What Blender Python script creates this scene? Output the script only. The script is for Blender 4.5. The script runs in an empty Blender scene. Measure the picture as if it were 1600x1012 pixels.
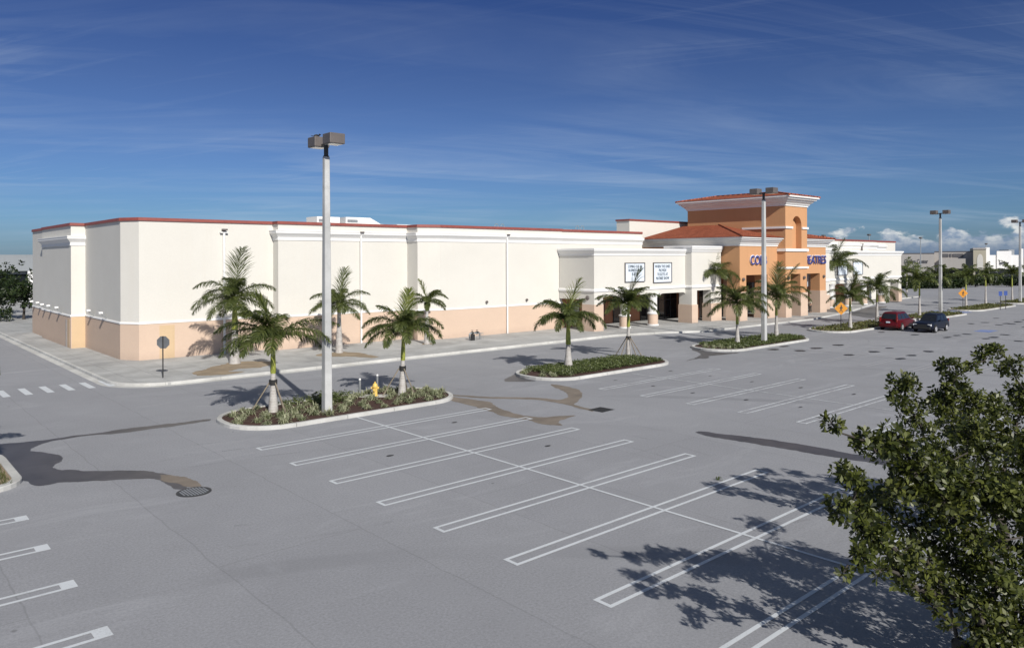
import bpy, math, random
import numpy as np
from mathutils import Vector, Matrix
R = math.radians
sc = bpy.context.scene
col = sc.collection
# ------------------------------------------------------------------ helpers
def link(o): col.objects.link(o); return o
def tag(o, label=None, cat=None, group=None, kind=None):
    if label: o['label'] = label
    if cat: o['category'] = cat
    if group: o['group'] = group
    if kind: o['kind'] = kind
    return o
def thing(name, label, cat, loc=(0, 0, 0), rz=0, group=None):
    o = link(bpy.data.objects.new(name, None)); o.location = loc; o.rotation_euler = (0, 0, rz)
    o.empty_display_size = .3
    return tag(o, label, cat, group)
SPLIT = {'pier_base','portal_pier','tower_pier','paint_patch','inner_pier','pier','lintel','store_wall','canopy_panel','parapet_cap'}
class MB:
    def __init__(s): s.v = []; s.f = []; s.m = []; s.g = []
    def add(s, vs, fs, m=0):
        b = len(s.v); s.g.append((b,len(s.f))); s.v += [tuple(v) for v in vs]; s.f += [tuple(b+i for i in f) for f in fs]; s.m += [m]*len(fs); return s
    def box(s, x0, x1, y0, y1, z0, z1, m=0):
        return s.add([(x0,y0,z0),(x1,y0,z0),(x1,y1,z0),(x0,y1,z0),(x0,y0,z1),(x1,y0,z1),(x1,y1,z1),(x0,y1,z1)],
                     [(0,3,2,1),(4,5,6,7),(0,1,5,4),(1,2,6,5),(2,3,7,6),(3,0,4,7)], m)
    def prism(s, pts, z0, z1, m=0):
        n = len(pts)
        return s.add([(x,y,z0) for x,y in pts]+[(x,y,z1) for x,y in pts],
                     [tuple(range(n-1,-1,-1)), tuple(range(n,2*n))]+[(i,(i+1)%n,n+(i+1)%n,n+i) for i in range(n)], m)
    def prism_xz(s, pts, y0, y1, m=0):      # polygon in x,z seen from -Y (counter-clockwise), extruded along y
        n = len(pts)
        return s.add([(x,y0,z) for x,z in pts]+[(x,y1,z) for x,z in pts],
                     [tuple(range(n)), tuple(range(2*n-1,n-1,-1))]+[((i+1)%n,i,n+i,n+(i+1)%n) for i in range(n)], m)
    def sheet(s, pts, z, m=0): return s.add([(x,y,z) for x,y in pts], [tuple(range(len(pts)))], m)
    def tube(s, pts, rad, n=8, m=0, cap=True):
        pts = [Vector(p) for p in pts]; k = len(pts)
        if not isinstance(rad, (list, tuple)): rad = [rad]*k
        b = len(s.v); up = Vector((.13,.31,.94))
        for i,p in enumerate(pts):
            d = (pts[min(i+1,k-1)]-pts[max(i-1,0)]).normalized()
            a = d.cross(up)
            if a.length < .05: a = d.cross(Vector((1,0,0)))
            a.normalize(); c = d.cross(a)
            for j in range(n):
                t = 2*math.pi*j/n; s.v.append(tuple(p+(a*math.cos(t)+c*math.sin(t))*rad[i]))
        for i in range(k-1):
            for j in range(n):
                s.f.append((b+i*n+j, b+i*n+(j+1)%n, b+(i+1)*n+(j+1)%n, b+(i+1)*n+j)); s.m.append(m)
        if cap:
            s.f.append(tuple(b+j for j in range(n-1,-1,-1))); s.f.append(tuple(b+(k-1)*n+j for j in range(n))); s.m += [m,m]
        return s
    def lathe(s, prof, n=16, c=(0,0,0), axis='z', m=0):     # prof: (r, h)
        b = len(s.v); k = len(prof)
        for r,h in prof:
            for j in range(n):
                t = 2*math.pi*j/n; x,y = r*math.cos(t), r*math.sin(t)
                p = (x,y,h) if axis=='z' else ((x,h,y) if axis=='y' else (h,x,y))
                s.v.append((p[0]+c[0],p[1]+c[1],p[2]+c[2]))
        for i in range(k-1):
            for j in range(n):
                s.f.append((b+i*n+j,b+i*n+(j+1)%n,b+(i+1)*n+(j+1)%n,b+(i+1)*n+j)); s.m.append(m)
        s.f.append(tuple(b+j for j in range(n-1,-1,-1))); s.f.append(tuple(b+(k-1)*n+j for j in range(n))); s.m += [m,m]
        return s
    def sweep(s, path, prof, closed=False, m=0):   # prof (outward offset, z) closed loop; outward is to the right of travel
        n = len(path); k = len(prof); b = len(s.v)
        P = [Vector(p) for p in path]
        def nrm(a, c): d = (c-a).normalized(); return Vector((d.y,-d.x))
        for i in range(n):
            if closed or 0 < i < n-1:
                n1 = nrm(P[i-1],P[i]); n2 = nrm(P[i],P[(i+1)%n]); mm = (n1+n2)/max(.25,1+n1.dot(n2))
            elif i == 0: mm = nrm(P[0],P[1])
            else: mm = nrm(P[-2],P[-1])
            for o,z in prof: q = P[i]+mm*o; s.v.append((q.x,q.y,z))
        for i in range(n if closed else n-1):
            i2 = (i+1)%n
            for j in range(k):
                j2 = (j+1)%k
                s.f.append((b+i*k+j,b+i2*k+j,b+i2*k+j2,b+i*k+j2)); s.m.append(m)
        if not closed:
            s.f.append(tuple(b+j for j in range(k))); s.f.append(tuple(b+(n-1)*k+j for j in range(k-1,-1,-1))); s.m += [m,m]
        return s
    def build(s, name, mats, parent=None, smooth=False, bevel=0, fixn=True):
        if name in SPLIT and len(s.g) > 1:      # each piece becomes a part of its own
            for (b,f),(b2,f2) in zip(s.g, s.g[1:]+[(len(s.v),len(s.f))]):
                q = MB(); q.v = s.v[b:b2]; q.f = [tuple(i-b for i in fc) for fc in s.f[f:f2]]; q.m = s.m[f:f2]; o = q.build(name, mats, parent, smooth, bevel, fixn)
            return o
        me = bpy.data.meshes.new(name); me.from_pydata(s.v, [], s.f); me.update()
        if not isinstance(mats, (list,tuple)): mats = [mats]
        for mt in mats: me.materials.append(mt)
        if len(mats) > 1: me.polygons.foreach_set('material_index', s.m)
        if fixn:
            import bmesh
            bm = bmesh.new(); bm.from_mesh(me); bmesh.ops.recalc_face_normals(bm, faces=bm.faces); bm.to_mesh(me); bm.free()
        if smooth:
            me.polygons.foreach_set('use_smooth', [True]*len(me.polygons))
            try: me.set_sharp_from_angle(angle=R(40))
            except Exception: pass
        o = link(bpy.data.objects.new(name, me))
        if parent: o.parent = parent
        if bevel:
            md = o.modifiers.new('bevel','BEVEL'); md.width = bevel; md.segments = 2; md.limit_method = 'ANGLE'
        return o
def np_mesh(name, V, F, mats, parent=None, mi=None):    # F: (n,4) array
    me = bpy.data.meshes.new(name)
    V = np.asarray(V, dtype=np.float32); F = np.asarray(F, dtype=np.int32)
    me.vertices.add(len(V)); me.vertices.foreach_set('co', V.ravel())
    k = F.shape[1]
    me.loops.add(F.size); me.loops.foreach_set('vertex_index', F.ravel())
    me.polygons.add(len(F)); me.polygons.foreach_set('loop_start', np.arange(0,F.size,k,dtype=np.int32)); me.polygons.foreach_set('loop_total', np.full(len(F),k,dtype=np.int32))
    if not isinstance(mats,(list,tuple)): mats = [mats]
    for m in mats: me.materials.append(m)
    if mi is not None: me.polygons.foreach_set('material_index', np.asarray(mi,dtype=np.int32))
    me.update(calc_edges=True); me.validate()
    o = link(bpy.data.objects.new(name, me))
    if parent: o.parent = parent
    return o
def rounded(x0, x1, y0, y1, r, n=7):
    out = []
    for cx,cy,a0 in ((x1-r,y0+r,-90),(x1-r,y1-r,0),(x0+r,y1-r,90),(x0+r,y0+r,180)):
        for i in range(n+1):
            a = R(a0+90*i/n); out.append((cx+r*math.cos(a), cy+r*math.sin(a)))
    return out
# ------------------------------------------------------------------ materials
def newmat(name):
    m = bpy.data.materials.new(name); m.use_nodes = True
    nt = m.node_tree; b = nt.nodes['Principled BSDF']; return m, nt, b
def N(nt, t, **kw):
    n = nt.nodes.new(t)
    for k,v in kw.items():
        if k in n.inputs: n.inputs[k].default_value = v
        else: setattr(n, k, v)
    return n
def noise(nt, vec, scale, detail=4, rough=.55, dist=0):
    n = N(nt,'ShaderNodeTexNoise'); n.inputs['Scale'].default_value = scale; n.inputs['Detail'].default_value = detail
    n.inputs['Roughness'].default_value = rough; n.inputs['Distortion'].default_value = dist
    nt.links.new(vec, n.inputs['Vector']); return n.outputs['Fac']
def ramp(nt, fac, stops):
    r = N(nt,'ShaderNodeValToRGB'); e = r.color_ramp.elements
    while len(e) < len(stops): e.new(.5)
    for el,(p,c) in zip(e,stops):
        el.position = p; el.color = (c,c,c,1) if not isinstance(c,(tuple,list)) else (*c[:3],1)
    nt.links.new(fac, r.inputs['Fac']); return r.outputs['Color']
def mixc(nt, fac, a, b, mode='MIX'):
    n = N(nt,'ShaderNodeMix', data_type='RGBA', blend_type=mode)
    for s,v in ((0,fac),(6,a),(7,b)):
        if hasattr(v,'links') or hasattr(v,'is_linked'): nt.links.new(v, n.inputs[s])
        elif s == 0: n.inputs[0].default_value = v
        else: n.inputs[s].default_value = (*v[:3],1)
    return n.outputs[2]
def pos(nt): return N(nt,'ShaderNodeNewGeometry').outputs['Position']
def obj_co(nt): return N(nt,'ShaderNodeTexCoord').outputs['Object']
def scaled(nt, v, s):
    n = N(nt,'ShaderNodeMapping'); n.inputs['Scale'].default_value = s; nt.links.new(v, n.inputs['Vector']); return n.outputs['Vector']
def bump(nt, b, h, strength=.2, dist=.02):
    n = N(nt,'ShaderNodeBump'); n.inputs['Strength'].default_value = strength; n.inputs['Distance'].default_value = dist
    nt.links.new(h, n.inputs['Height']); nt.links.new(n.outputs['Normal'], b.inputs['Normal'])
def simple(name, c, rough=.6, metal=0, var=.12, scale=3, bmp=0, bscale=40, spec=.5, coat=0):
    m, nt, b = newmat(name); p = obj_co(nt)
    f = noise(nt, p, scale)
    cc = mixc(nt, ramp(nt, f, [(.3,0),(.7,1)]), [x*(1-var) for x in c], [min(1,x*(1+var)) for x in c])
    nt.links.new(cc, b.inputs['Base Color']); b.inputs['Roughness'].default_value = rough; b.inputs['Metallic'].default_value = metal
    b.inputs['Specular IOR Level'].default_value = spec; b.inputs['Coat Weight'].default_value = coat
    if bmp: bump(nt, b, noise(nt, p, bscale, 3), bmp)
    return m
def stucco(name, c, streak=.06):
    m, nt, b = newmat(name); p = pos(nt)
    big = noise(nt, scaled(nt,p,(.25,.25,.35)), 1, 5, .6)
    st = noise(nt, scaled(nt,p,(2.2,2.2,.12)), 1, 4, .6)
    fine = noise(nt, p, 9, 4, .7)
    c1 = mixc(nt, ramp(nt,big,[(.3,0),(.7,1)]), [x*.94 for x in c], c)
    c2 = mixc(nt, ramp(nt,st,[(.52,0),(.78,1)]), c1, [c[0]*(1-streak*1.6),c[1]*(1-streak*1.9),c[2]*(1-streak*2.2)])
    c3 = mixc(nt, ramp(nt,fine,[(.25,0),(.75,1)]), c2, mixc(nt,1,c2,(.94,.94,.94),'MULTIPLY'))
    # splash dirt close to the pavement
    sep = N(nt,'ShaderNodeSeparateXYZ'); nt.links.new(p, sep.inputs[0])
    dz = N(nt,'ShaderNodeMapRange'); dz.inputs['From Min'].default_value=.15; dz.inputs['From Max'].default_value=.75; dz.inputs['To Min'].default_value=1; dz.inputs['To Max'].default_value=0
    nt.links.new(sep.outputs['Z'], dz.inputs['Value'])
    mul = N(nt,'ShaderNodeMath', operation='MULTIPLY'); nt.links.new(dz.outputs[0], mul.inputs[0]); nt.links.new(noise(nt,p,2.2,5,.7), mul.inputs[1])
    c4 = mixc(nt, mul.outputs[0], c3, (c[0]*.72,c[1]*.72,c[2]*.74))
    nt.links.new(c4, b.inputs['Base Color']); b.inputs['Roughness'].default_value = .9; b.inputs['Specular IOR Level'].default_value = .2
    bump(nt, b, noise(nt,p,30,5,.75), .35, .02)
    return m
def asphalt_mat():
    m, nt, b = newmat('asphalt'); p = pos(nt)
    base = (.335,.342,.365)
    big = noise(nt, p, .11, 5, .62, .6); mid = noise(nt, p, .8, 5, .65); grain = noise(nt, p, 45, 3, .8); speck = noise(nt, p, 120, 2, .9)
    c = mixc(nt, ramp(nt,big,[(.32,0),(.68,1)]), [x*.92 for x in base], [x*1.06 for x in base])
    c = mixc(nt, ramp(nt,mid,[(.3,0),(.7,1)]), mixc(nt,1,c,(.95,.95,.95),'MULTIPLY'), c)
    gr = ramp(nt,noise(nt,p,16,6,.85),[(.30,.62),(.70,1.10)]); c = mixc(nt, 1, c, gr, 'MULTIPLY')
    c = mixc(nt, ramp(nt,speck,[(.70,0),(.78,1)]), c, (.5,.5,.52))
    # tyre-polished lanes along the road and paver seams
    lane = noise(nt, scaled(nt,p,(.02,1.1,1)), 1, 3, .5)
    c = mixc(nt, ramp(nt,lane,[(.56,0),(.78,.25)]), c, [x*.85 for x in base])
    # scattered tyre scuffs (arcs)
    w = N(nt,'ShaderNodeTexWave', wave_type='RINGS', rings_direction='Z'); w.inputs['Scale'].default_value=.045; w.inputs['Distortion'].default_value=3; w.inputs['Detail'].default_value=2; w.inputs['Detail Scale'].default_value=.5
    nt.links.new(p, w.inputs['Vector'])
    sc_ = N(nt,'ShaderNodeMath', operation='MULTIPLY'); nt.links.new(ramp(nt,w.outputs['Fac'],[(.955,0),(.985,.55)]), sc_.inputs[0]); nt.links.new(ramp(nt,noise(nt,p,.07,3),[(.5,0),(.62,1)]), sc_.inputs[1])
    c = mixc(nt, sc_.outputs[0], c, [x*.62 for x in base])
    # small dark oil drips
    v = N(nt,'ShaderNodeTexVoronoi'); v.inputs['Scale'].default_value=.55; nt.links.new(p, v.inputs['Vector'])
    c = mixc(nt, ramp(nt,v.outputs['Distance'],[(.0,.6),(.02,.55),(.036,0)]), c, (.08,.08,.085))
    blot = noise(nt, scaled(nt,p,(.5,.22,1)), 1, 6, .7, 1.2); c = mixc(nt, ramp(nt,blot,[(.50,0),(.66,.5)]), c, [x*.80 for x in base]); c = mixc(nt, ramp(nt,noise(nt, scaled(nt,p,(.16,.5,1)), 1, 6, .7, .8),[(.55,0),(.75,.55)]), c, [min(1,x*1.16) for x in base])
    br = N(nt,'ShaderNodeTexBrick', offset=.37); br.inputs['Scale'].default_value=1; br.inputs['Brick Width'].default_value=47; br.inputs['Row Height'].default_value=3.7; br.inputs['Mortar Size'].default_value=.03; br.inputs['Mortar Smooth'].default_value=.8
    br.inputs['Color1'].default_value=(1,1,1,1); br.inputs['Color2'].default_value=(.955,.955,.96,1); br.inputs['Mortar'].default_value=(.84,.84,.84,1)
    wob = N(nt,'ShaderNodeTexNoise'); wob.inputs['Scale'].default_value=.6; wob.inputs['Detail'].default_value=3; nt.links.new(p,wob.inputs['Vector'])
    va = N(nt,'ShaderNodeVectorMath', operation='MULTIPLY_ADD'); nt.links.new(wob.outputs['Color'],va.inputs[0]); va.inputs[1].default_value=(.25,.25,0); nt.links.new(p,va.inputs[2])
    rt = N(nt,'ShaderNodeMapping'); rt.inputs['Rotation'].default_value=(0,0,R(90)); rt.inputs['Location'].default_value=(0,.85,0); nt.links.new(va.outputs[0],rt.inputs['Vector']); nt.links.new(rt.outputs[0],br.inputs['Vector'])
    c = mixc(nt,1,c,br.outputs['Color'],'MULTIPLY')
    nt.links.new(c, b.inputs['Base Color']); b.inputs['Roughness'].default_value=.88; b.inputs['Specular IOR Level'].default_value=.25
    bump(nt, b, grain, .5, .01); return m
def concrete_mat(name, base, joint=1.55):
    m, nt, b = newmat(name); p = pos(nt)
    big = noise(nt,p,.35,6,.65,.5); fine = noise(nt,p,22,4,.7); 
    c = mixc(nt, ramp(nt,big,[(.3,0),(.7,1)]), [x*.64 for x in base], [x*1.06 for x in base])
    c = mixc(nt, 1, c, ramp(nt,fine,[(.2,.82),(.8,1.0)]), 'MULTIPLY')
    drt = noise(nt,p,.9,6,.7); c = mixc(nt, ramp(nt,drt,[(.55,0),(.72,.6)]), c, [base[0]*.55,base[1]*.53,base[2]*.5])
    if joint:
        br = N(nt,'ShaderNodeTexBrick', offset=0.0); br.inputs['Scale'].default_value=1; br.inputs['Brick Width'].default_value=joint; br.inputs['Row Height'].default_value=joint
        br.inputs['Mortar Size'].default_value=.012; br.inputs['Color1'].default_value=(1,1,1,1); br.inputs['Color2'].default_value=(.9,.9,.9,1); br.inputs['Mortar'].default_value=(.55,.55,.55,1)
        nt.links.new(p, br.inputs['Vector']); c = mixc(nt,1,c,br.outputs['Color'],'MULTIPLY')
    nt.links.new(c, b.inputs['Base Color']); b.inputs['Roughness'].default_value=.85; b.inputs['Specular IOR Level'].default_value=.3
    bump(nt, b, fine, .3, .01); return m
def paint_line(name, wear, c=(.56,.59,.62)):
    m, nt, b = newmat(name); p = pos(nt)
    f = noise(nt,p,.9,7,.8); g = noise(nt,p,26,4,.85)
    add = N(nt,'ShaderNodeMath', operation='ADD'); nt.links.new(f,add.inputs[0]); nt.links.new(g,add.inputs[1])
    c = mixc(nt, ramp(nt,add.outputs[0],[(wear,0),(wear+.30,1)]), (.34,.345,.365), c)
    nt.links.new(c, b.inputs['Base Color']); b.inputs['Roughness'].default_value=.8; return m
def foliage(name, c, c2, trans=.25, rough=.45, spec=.35):
    m, nt, b = newmat(name)
    g = N(nt,'ShaderNodeNewGeometry'); p = g.outputs['Position']
    f = ramp(nt, g.outputs['Random Per Island'], [(0,0),(1,1)])
    cc = mixc(nt, f, c, c2)
    cc = mixc(nt, ramp(nt,noise(nt,p,1.6,3),[(.35,0),(.65,1)]), mixc(nt,1,cc,(.72,.78,.7),'MULTIPLY'), cc)
    nt.links.new(cc, b.inputs['Base Color']); b.inputs['Roughness'].default_value=rough; b.inputs['Specular IOR Level'].default_value=spec
    t = N(nt,'ShaderNodeBsdfTranslucent'); nt.links.new(mixc(nt,1,cc,(1.5,1.6,.7),'MULTIPLY'), t.inputs['Color'])
    mx = N(nt,'ShaderNodeMixShader'); mx.inputs[0].default_value = trans
    nt.links.new(b.outputs[0],mx.inputs[1]); nt.links.new(t.outputs[0],mx.inputs[2]); nt.links.new(mx.outputs[0], nt.nodes['Material Output'].inputs['Surface'])
    return m
def wet_mat(name, c, rough):
    m, nt, b = newmat(name); p = pos(nt)
    f = noise(nt,p,.9,5,.65); g = noise(nt,p,45,3,.8)
    cc = mixc(nt, ramp(nt,f,[(.35,0),(.7,1)]), [x*.8 for x in c],[x*1.2 for x in c]); cc = mixc(nt,1,cc,ramp(nt,g,[(.2,.75),(.8,1)]),'MULTIPLY')
    nt.links.new(cc, b.inputs['Base Color']); b.inputs['Roughness'].default_value=rough; return m
def oil_mat():
    m, nt, b = newmat('oil_stain'); uv = N(nt,'ShaderNodeTexCoord').outputs['UV']
    l = N(nt,'ShaderNodeVectorMath', operation='LENGTH'); nt.links.new(uv,l.inputs[0])
    nz = noise(nt,pos(nt),1.7,5,.7)
    a = N(nt,'ShaderNodeMath', operation='MULTIPLY_ADD'); nt.links.new(nz,a.inputs[0]); a.inputs[1].default_value=.9; nt.links.new(l.outputs['Value'],a.inputs[2])
    al = ramp(nt,a.outputs[0],[(.9,.93),(1.38,0)])
    nt.links.new(al,b.inputs['Alpha']); b.inputs['Base Color'].default_value=(.035,.034,.036,1); b.inputs['Roughness'].default_value=.6; return m
def tile_mat():
    m, nt, b = newmat('clay_tiles'); p = pos(nt)
    br = N(nt,'ShaderNodeTexBrick'); br.inputs['Scale'].default_value=1; br.inputs['Brick Width'].default_value=.42; br.inputs['Row Height'].default_value=.36; br.inputs['Mortar Size'].default_value=.03
    br.inputs['Color1'].default_value=(.42,.135,.075,1); br.inputs['Color2'].default_value=(.33,.10,.055,1); br.inputs['Mortar'].default_value=(.10,.03,.02,1)
    nt.links.new(p,br.inputs['Vector'])
    c = mixc(nt, ramp(nt,noise(nt,p,.9,4),[(.3,0),(.7,1)]), mixc(nt,1,br.outputs['Color'],(.8,.78,.78),'MULTIPLY'), br.outputs['Color'])
    nt.links.new(c,b.inputs['Base Color']); b.inputs['Roughness'].default_value=.9; bump(nt,b,br.outputs['Fac'],.6,.05); b.inputs['Specular IOR Level'].default_value=.1
    return m
def trunk_mat():
    m, nt, b = newmat('palm_trunk'); p = obj_co(nt)
    sep = N(nt,'ShaderNodeSeparateXYZ'); nt.links.new(p,sep.inputs[0])
    w = N(nt,'ShaderNodeTexWave', bands_direction='Z'); w.inputs['Scale'].default_value=2.6; w.inputs['Distortion'].default_value=1.2; w.inputs['Detail'].default_value=3; nt.links.new(p,w.inputs['Vector'])
    c = mixc(nt, ramp(nt,w.outputs['Fac'],[(0,0),(.25,1)]), (.395,.38,.36), (.46,.445,.43))
    c = mixc(nt, ramp(nt,noise(nt,p,4,5,.7),[(.45,0),(.7,.7)]), c, (.22,.19,.17))
    nt.links.new(c,b.inputs['Base Color']); b.inputs['Roughness'].default_value=.85; bump(nt,b,w.outputs['Fac'],.12,.02); return m

M = {}
M['asphalt'] = asphalt_mat()
M['concrete'] = concrete_mat('pavement_concrete', (.50,.505,.50))
M['kerb'] = concrete_mat('kerb_concrete', (.62,.62,.60), 0)
M['cream'] = stucco('cream_stucco', (.665,.65,.605), .025); M['peach'] = stucco('peach_stucco', (.615,.475,.375), .02); M['orange'] = stucco('orange_stucco', (.57,.315,.165), .05)
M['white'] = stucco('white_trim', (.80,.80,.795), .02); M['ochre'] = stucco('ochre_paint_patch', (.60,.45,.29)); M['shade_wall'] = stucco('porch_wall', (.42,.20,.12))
M['redcap'] = simple('red_metal_cap', (.24,.062,.05), .6); M['tile'] = tile_mat()
M['glass'] = simple('dark_glass', (.012,.014,.018), .06, var=.2, spec=.8); M['frame'] = simple('dark_frame', (.03,.03,.032), .4)
M['conc_pole'] = concrete_mat('concrete_pole', (.56,.57,.57), 0)
M['bronze'] = simple('lamp_housing', (.12,.105,.10), .5); M['steel'] = simple('galvanised_steel', (.42,.44,.45), .4, .7); M['darksteel'] = simple('dark_steel', (.05,.05,.05), .5, .3)
M['lens'] = simple('lamp_lens', (.5,.5,.48), .2)
M['trunk'] = trunk_mat(); M['shaft'] = simple('palm_crownshaft', (.30,.33,.06), .5, var=.35, scale=4)
M['frond'] = foliage('palm_frond', (.046,.066,.018), (.155,.175,.056), .28, .42, .45); M['frond_y'] = foliage('palm_frond_young', (.11,.14,.03), (.26,.28,.08), .35); M['frond_dead'] = foliage('dry_frond', (.05,.038,.02), (.09,.07,.04), .1)
M['leaf'] = foliage('glossy_leaf', (.010,.017,.005), (.125,.138,.030), .20, .42, .35); M['bark'] = simple('bark', (.055,.047,.04), .9, var=.4, scale=6, bmp=.4)
M['hedge'] = foliage('hedge_leaf', (.014,.026,.008), (.036,.055,.015), .12); M['treeleaf'] = foliage('far_tree_leaf', (.012,.022,.008), (.03,.046,.014), .12)
M['liriope'] = foliage('grey_green_blade', (.19,.21,.12), (.50,.50,.36), .2, .55); M['cover'] = foliage('ground_cover_leaf', (.045,.065,.02), (.15,.175,.065), .2)
M['grass'] = foliage('grass_blade', (.06,.075,.025), (.17,.165,.07), .2)
M['mulch'] = wet_mat('red_brown_mulch', (.065,.030,.022), .95); M['dirt'] = wet_mat('pale_dirt', (.30,.235,.16), .95)
M['line'] = paint_line('white_line_paint', .66); M['line_worn'] = paint_line('worn_line_paint', 1.12); M['line_mid'] = paint_line('older_line_paint', .965)
M['wet'] = wet_mat('wet_asphalt', (.085,.08,.082), .45); M['silt'] = wet_mat('silty_stain', (.22,.185,.15), .8); M['oil'] = oil_mat()
M['yellow'] = simple('hydrant_yellow', (.72,.50,.13), .5); M['board'] = simple('white_sign_board', (.70,.77,.86), .4, var=.04)
M['signback'] = simple('bare_sign_metal', (.17,.18,.19), .5, .5); M['amber'] = simple('amber_sign', (.62,.26,.02), .5); M['blue'] = simple('blue_sign', (.05,.10,.35), .5); M['bluepaint'] = paint_line('blue_bay_paint', .8, (.14,.20,.42))
M['lettblue'] = simple('letter_blue', (.025,.045,.24), .4); M['lettwhite'] = simple('letter_white', (.82,.84,.88), .4); M['ink2'] = simple('board_lettering', (.07,.10,.13), .6); M['ink'] = simple('black_lettering', (.02,.025,.03), .6); M['greyink'] = simple('grey_lettering', (.10,.10,.11), .6)
M['redpaint'] = simple('red_car_paint', (.085,.004,.007), .35, var=.05, coat=.15, spec=.3); M['bluecar'] = simple('navy_car_paint', (.006,.008,.018), .35, var=.05, coat=.1, spec=.25); M['tyre'] = simple('tyre', (.02,.02,.02), .8); M['alloy'] = simple('alloy', (.6,.6,.62), .3, .6)
M['trimblack'] = simple('black_plastic', (.02,.02,.021), .6); M['taillamp'] = simple('tail_lamp', (.20,.012,.010), .25); M['headlamp'] = simple('head_lamp', (.75,.77,.8), .12)
M['skin'] = simple('skin', (.36,.2,.13), .5); M['shirt'] = simple('pale_shirt', (.5,.45,.36), .8); M['trousers'] = simple('dark_trousers', (.06,.055,.05), .8); M['hair'] = simple('dark_hair', (.012,.01,.009), .6)
M['farstore'] = stucco('grey_store_stucco', (.42,.40,.38)); M['fartan'] = stucco('tan_store_stucco', (.46,.43,.34)); M['farwhite'] = stucco('white_store_stucco', (.80,.80,.80)); M['farlight'] = stucco('light_store_stucco', (.25,.27,.29))
M['wood'] = simple('stake_wood', (.20,.17,.13), .9, var=.3, scale=8); M['strap'] = simple('black_strap', (.02,.02,.02), .8)
M['land'] = simple('far_land', (.10,.11,.07), .95, var=.3, scale=.02); M['bird'] = simple('bird_feathers', (.01,.01,.012), .6)

# ------------------------------------------------------------------ camera (standing on a roof 7 m up, level, frame shifted down)
YA, RO = R(48.24), R(-.2)
fw = Vector((math.cos(YA), math.sin(YA), 0)); r0 = Vector((math.sin(YA), -math.cos(YA), 0)); u0 = Vector((0,0,1))
rr = math.cos(RO)*r0+math.sin(RO)*u0; uu = -math.sin(RO)*r0+math.cos(RO)*u0
cd = bpy.data.cameras.new('camera'); cam = link(bpy.data.objects.new('camera', cd))
cam.matrix_world = Matrix(((rr.x,uu.x,-fw.x,0),(rr.y,uu.y,-fw.y,0),(rr.z,uu.z,-fw.z,7),(0,0,0,1)))
cd.sensor_width = 36; cd.lens = 1176.2/1600*36; cd.shift_y = -102/1600; cd.clip_end = 9000; cd.clip_start = .1
sc.camera = cam
def at(px, py, depth):      # a point in the world at a given distance ahead of the camera
    return Vector((0,0,7))+depth*(fw+rr*((px-800)/1176.2)-uu*((py-404)/1176.2))

# ------------------------------------------------------------------ sun and sky
EL = 33.; AZ = Vector((.268,.963)).normalized()
tr = Vector((AZ.x*math.cos(R(EL)), AZ.y*math.cos(R(EL)), -math.sin(R(EL))))
sd = bpy.data.lights.new('sun','SUN'); sd.energy = 3.9; sd.angle = R(.53); sd.color = (1,.95,.87)
sun = link(bpy.data.objects.new('sun', sd)); sun.rotation_euler = tr.to_track_quat('-Z','Y').to_euler()
w = bpy.data.worlds.new('World'); sc.world = w; w.use_nodes = True
nt = w.node_tree; bg = nt.nodes['Background']
sky = N(nt,'ShaderNodeTexSky', sky_type='NISHITA', sun_disc=False, sun_elevation=R(EL), sun_rotation=math.atan2(-AZ.x,-AZ.y), altitude=0, air_density=1.0, dust_density=.35, ozone_density=3.0)
gen = N(nt,'ShaderNodeTexCoord').outputs['Generated']
sp = N(nt,'ShaderNodeSeparateXYZ'); nt.links.new(gen, sp.inputs[0])
def MT(op, a, b=None, c=None):
    n = N(nt,'ShaderNodeMath', operation=op)
    for i,v in enumerate((a,b,c)):
        if v is None: continue
        if hasattr(v,'is_linked'): nt.links.new(v,n.inputs[i])
        else: n.inputs[i].default_value = v
    return n.outputs[0]
zc = MT('MAXIMUM', sp.outputs['Z'], 0.0)
hs = N(nt,'ShaderNodeHueSaturation'); hs.inputs['Saturation'].default_value = 1.0; nt.links.new(sky.outputs[0], hs.inputs['Color'])
# deeper blue with height; above the frame brighter and warmer, as added fill light
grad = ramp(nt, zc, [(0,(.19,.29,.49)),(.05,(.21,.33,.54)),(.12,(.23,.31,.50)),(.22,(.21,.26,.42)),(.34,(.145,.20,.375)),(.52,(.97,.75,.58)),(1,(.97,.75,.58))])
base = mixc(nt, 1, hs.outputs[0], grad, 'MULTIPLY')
# cirrus: noise on a flat layer high above
den = MT('ADD', zc, .10)
cx = MT('DIVIDE', sp.outputs['X'], den); cy = MT('DIVIDE', sp.outputs['Y'], den)
cv = N(nt,'ShaderNodeCombineXYZ'); nt.links.new(cx,cv.inputs[0]); nt.links.new(cy,cv.inputs[1])
mp = N(nt,'ShaderNodeMapping'); mp.vector_type='TEXTURE'; mp.inputs['Rotation'].default_value=(0,0,R(-27)); mp.inputs['Scale'].default_value=(2.6,.55,1); nt.links.new(cv.outputs[0],mp.inputs['Vector'])
c1 = noise(nt, mp.outputs[0], 1.0, 9, .62, .9); c2 = noise(nt, cv.outputs[0], .55, 4, .5, .4)
mp2 = N(nt,'ShaderNodeMapping'); mp2.vector_type='TEXTURE'; mp2.inputs['Rotation'].default_value=(0,0,R(-62)); mp2.inputs['Scale'].default_value=(1.7,.16,1); mp2.inputs['Location'].default_value=(3,7,0); nt.links.new(cv.outputs[0],mp2.inputs['Vector'])
c3 = noise(nt, mp2.outputs[0], 1.0, 8, .65, 1.2)
cir = MT('MULTIPLY', ramp(nt,c1,[(.44,0),(.80,1)]), ramp(nt,c2,[(.34,.10),(.64,1)]))
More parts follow.
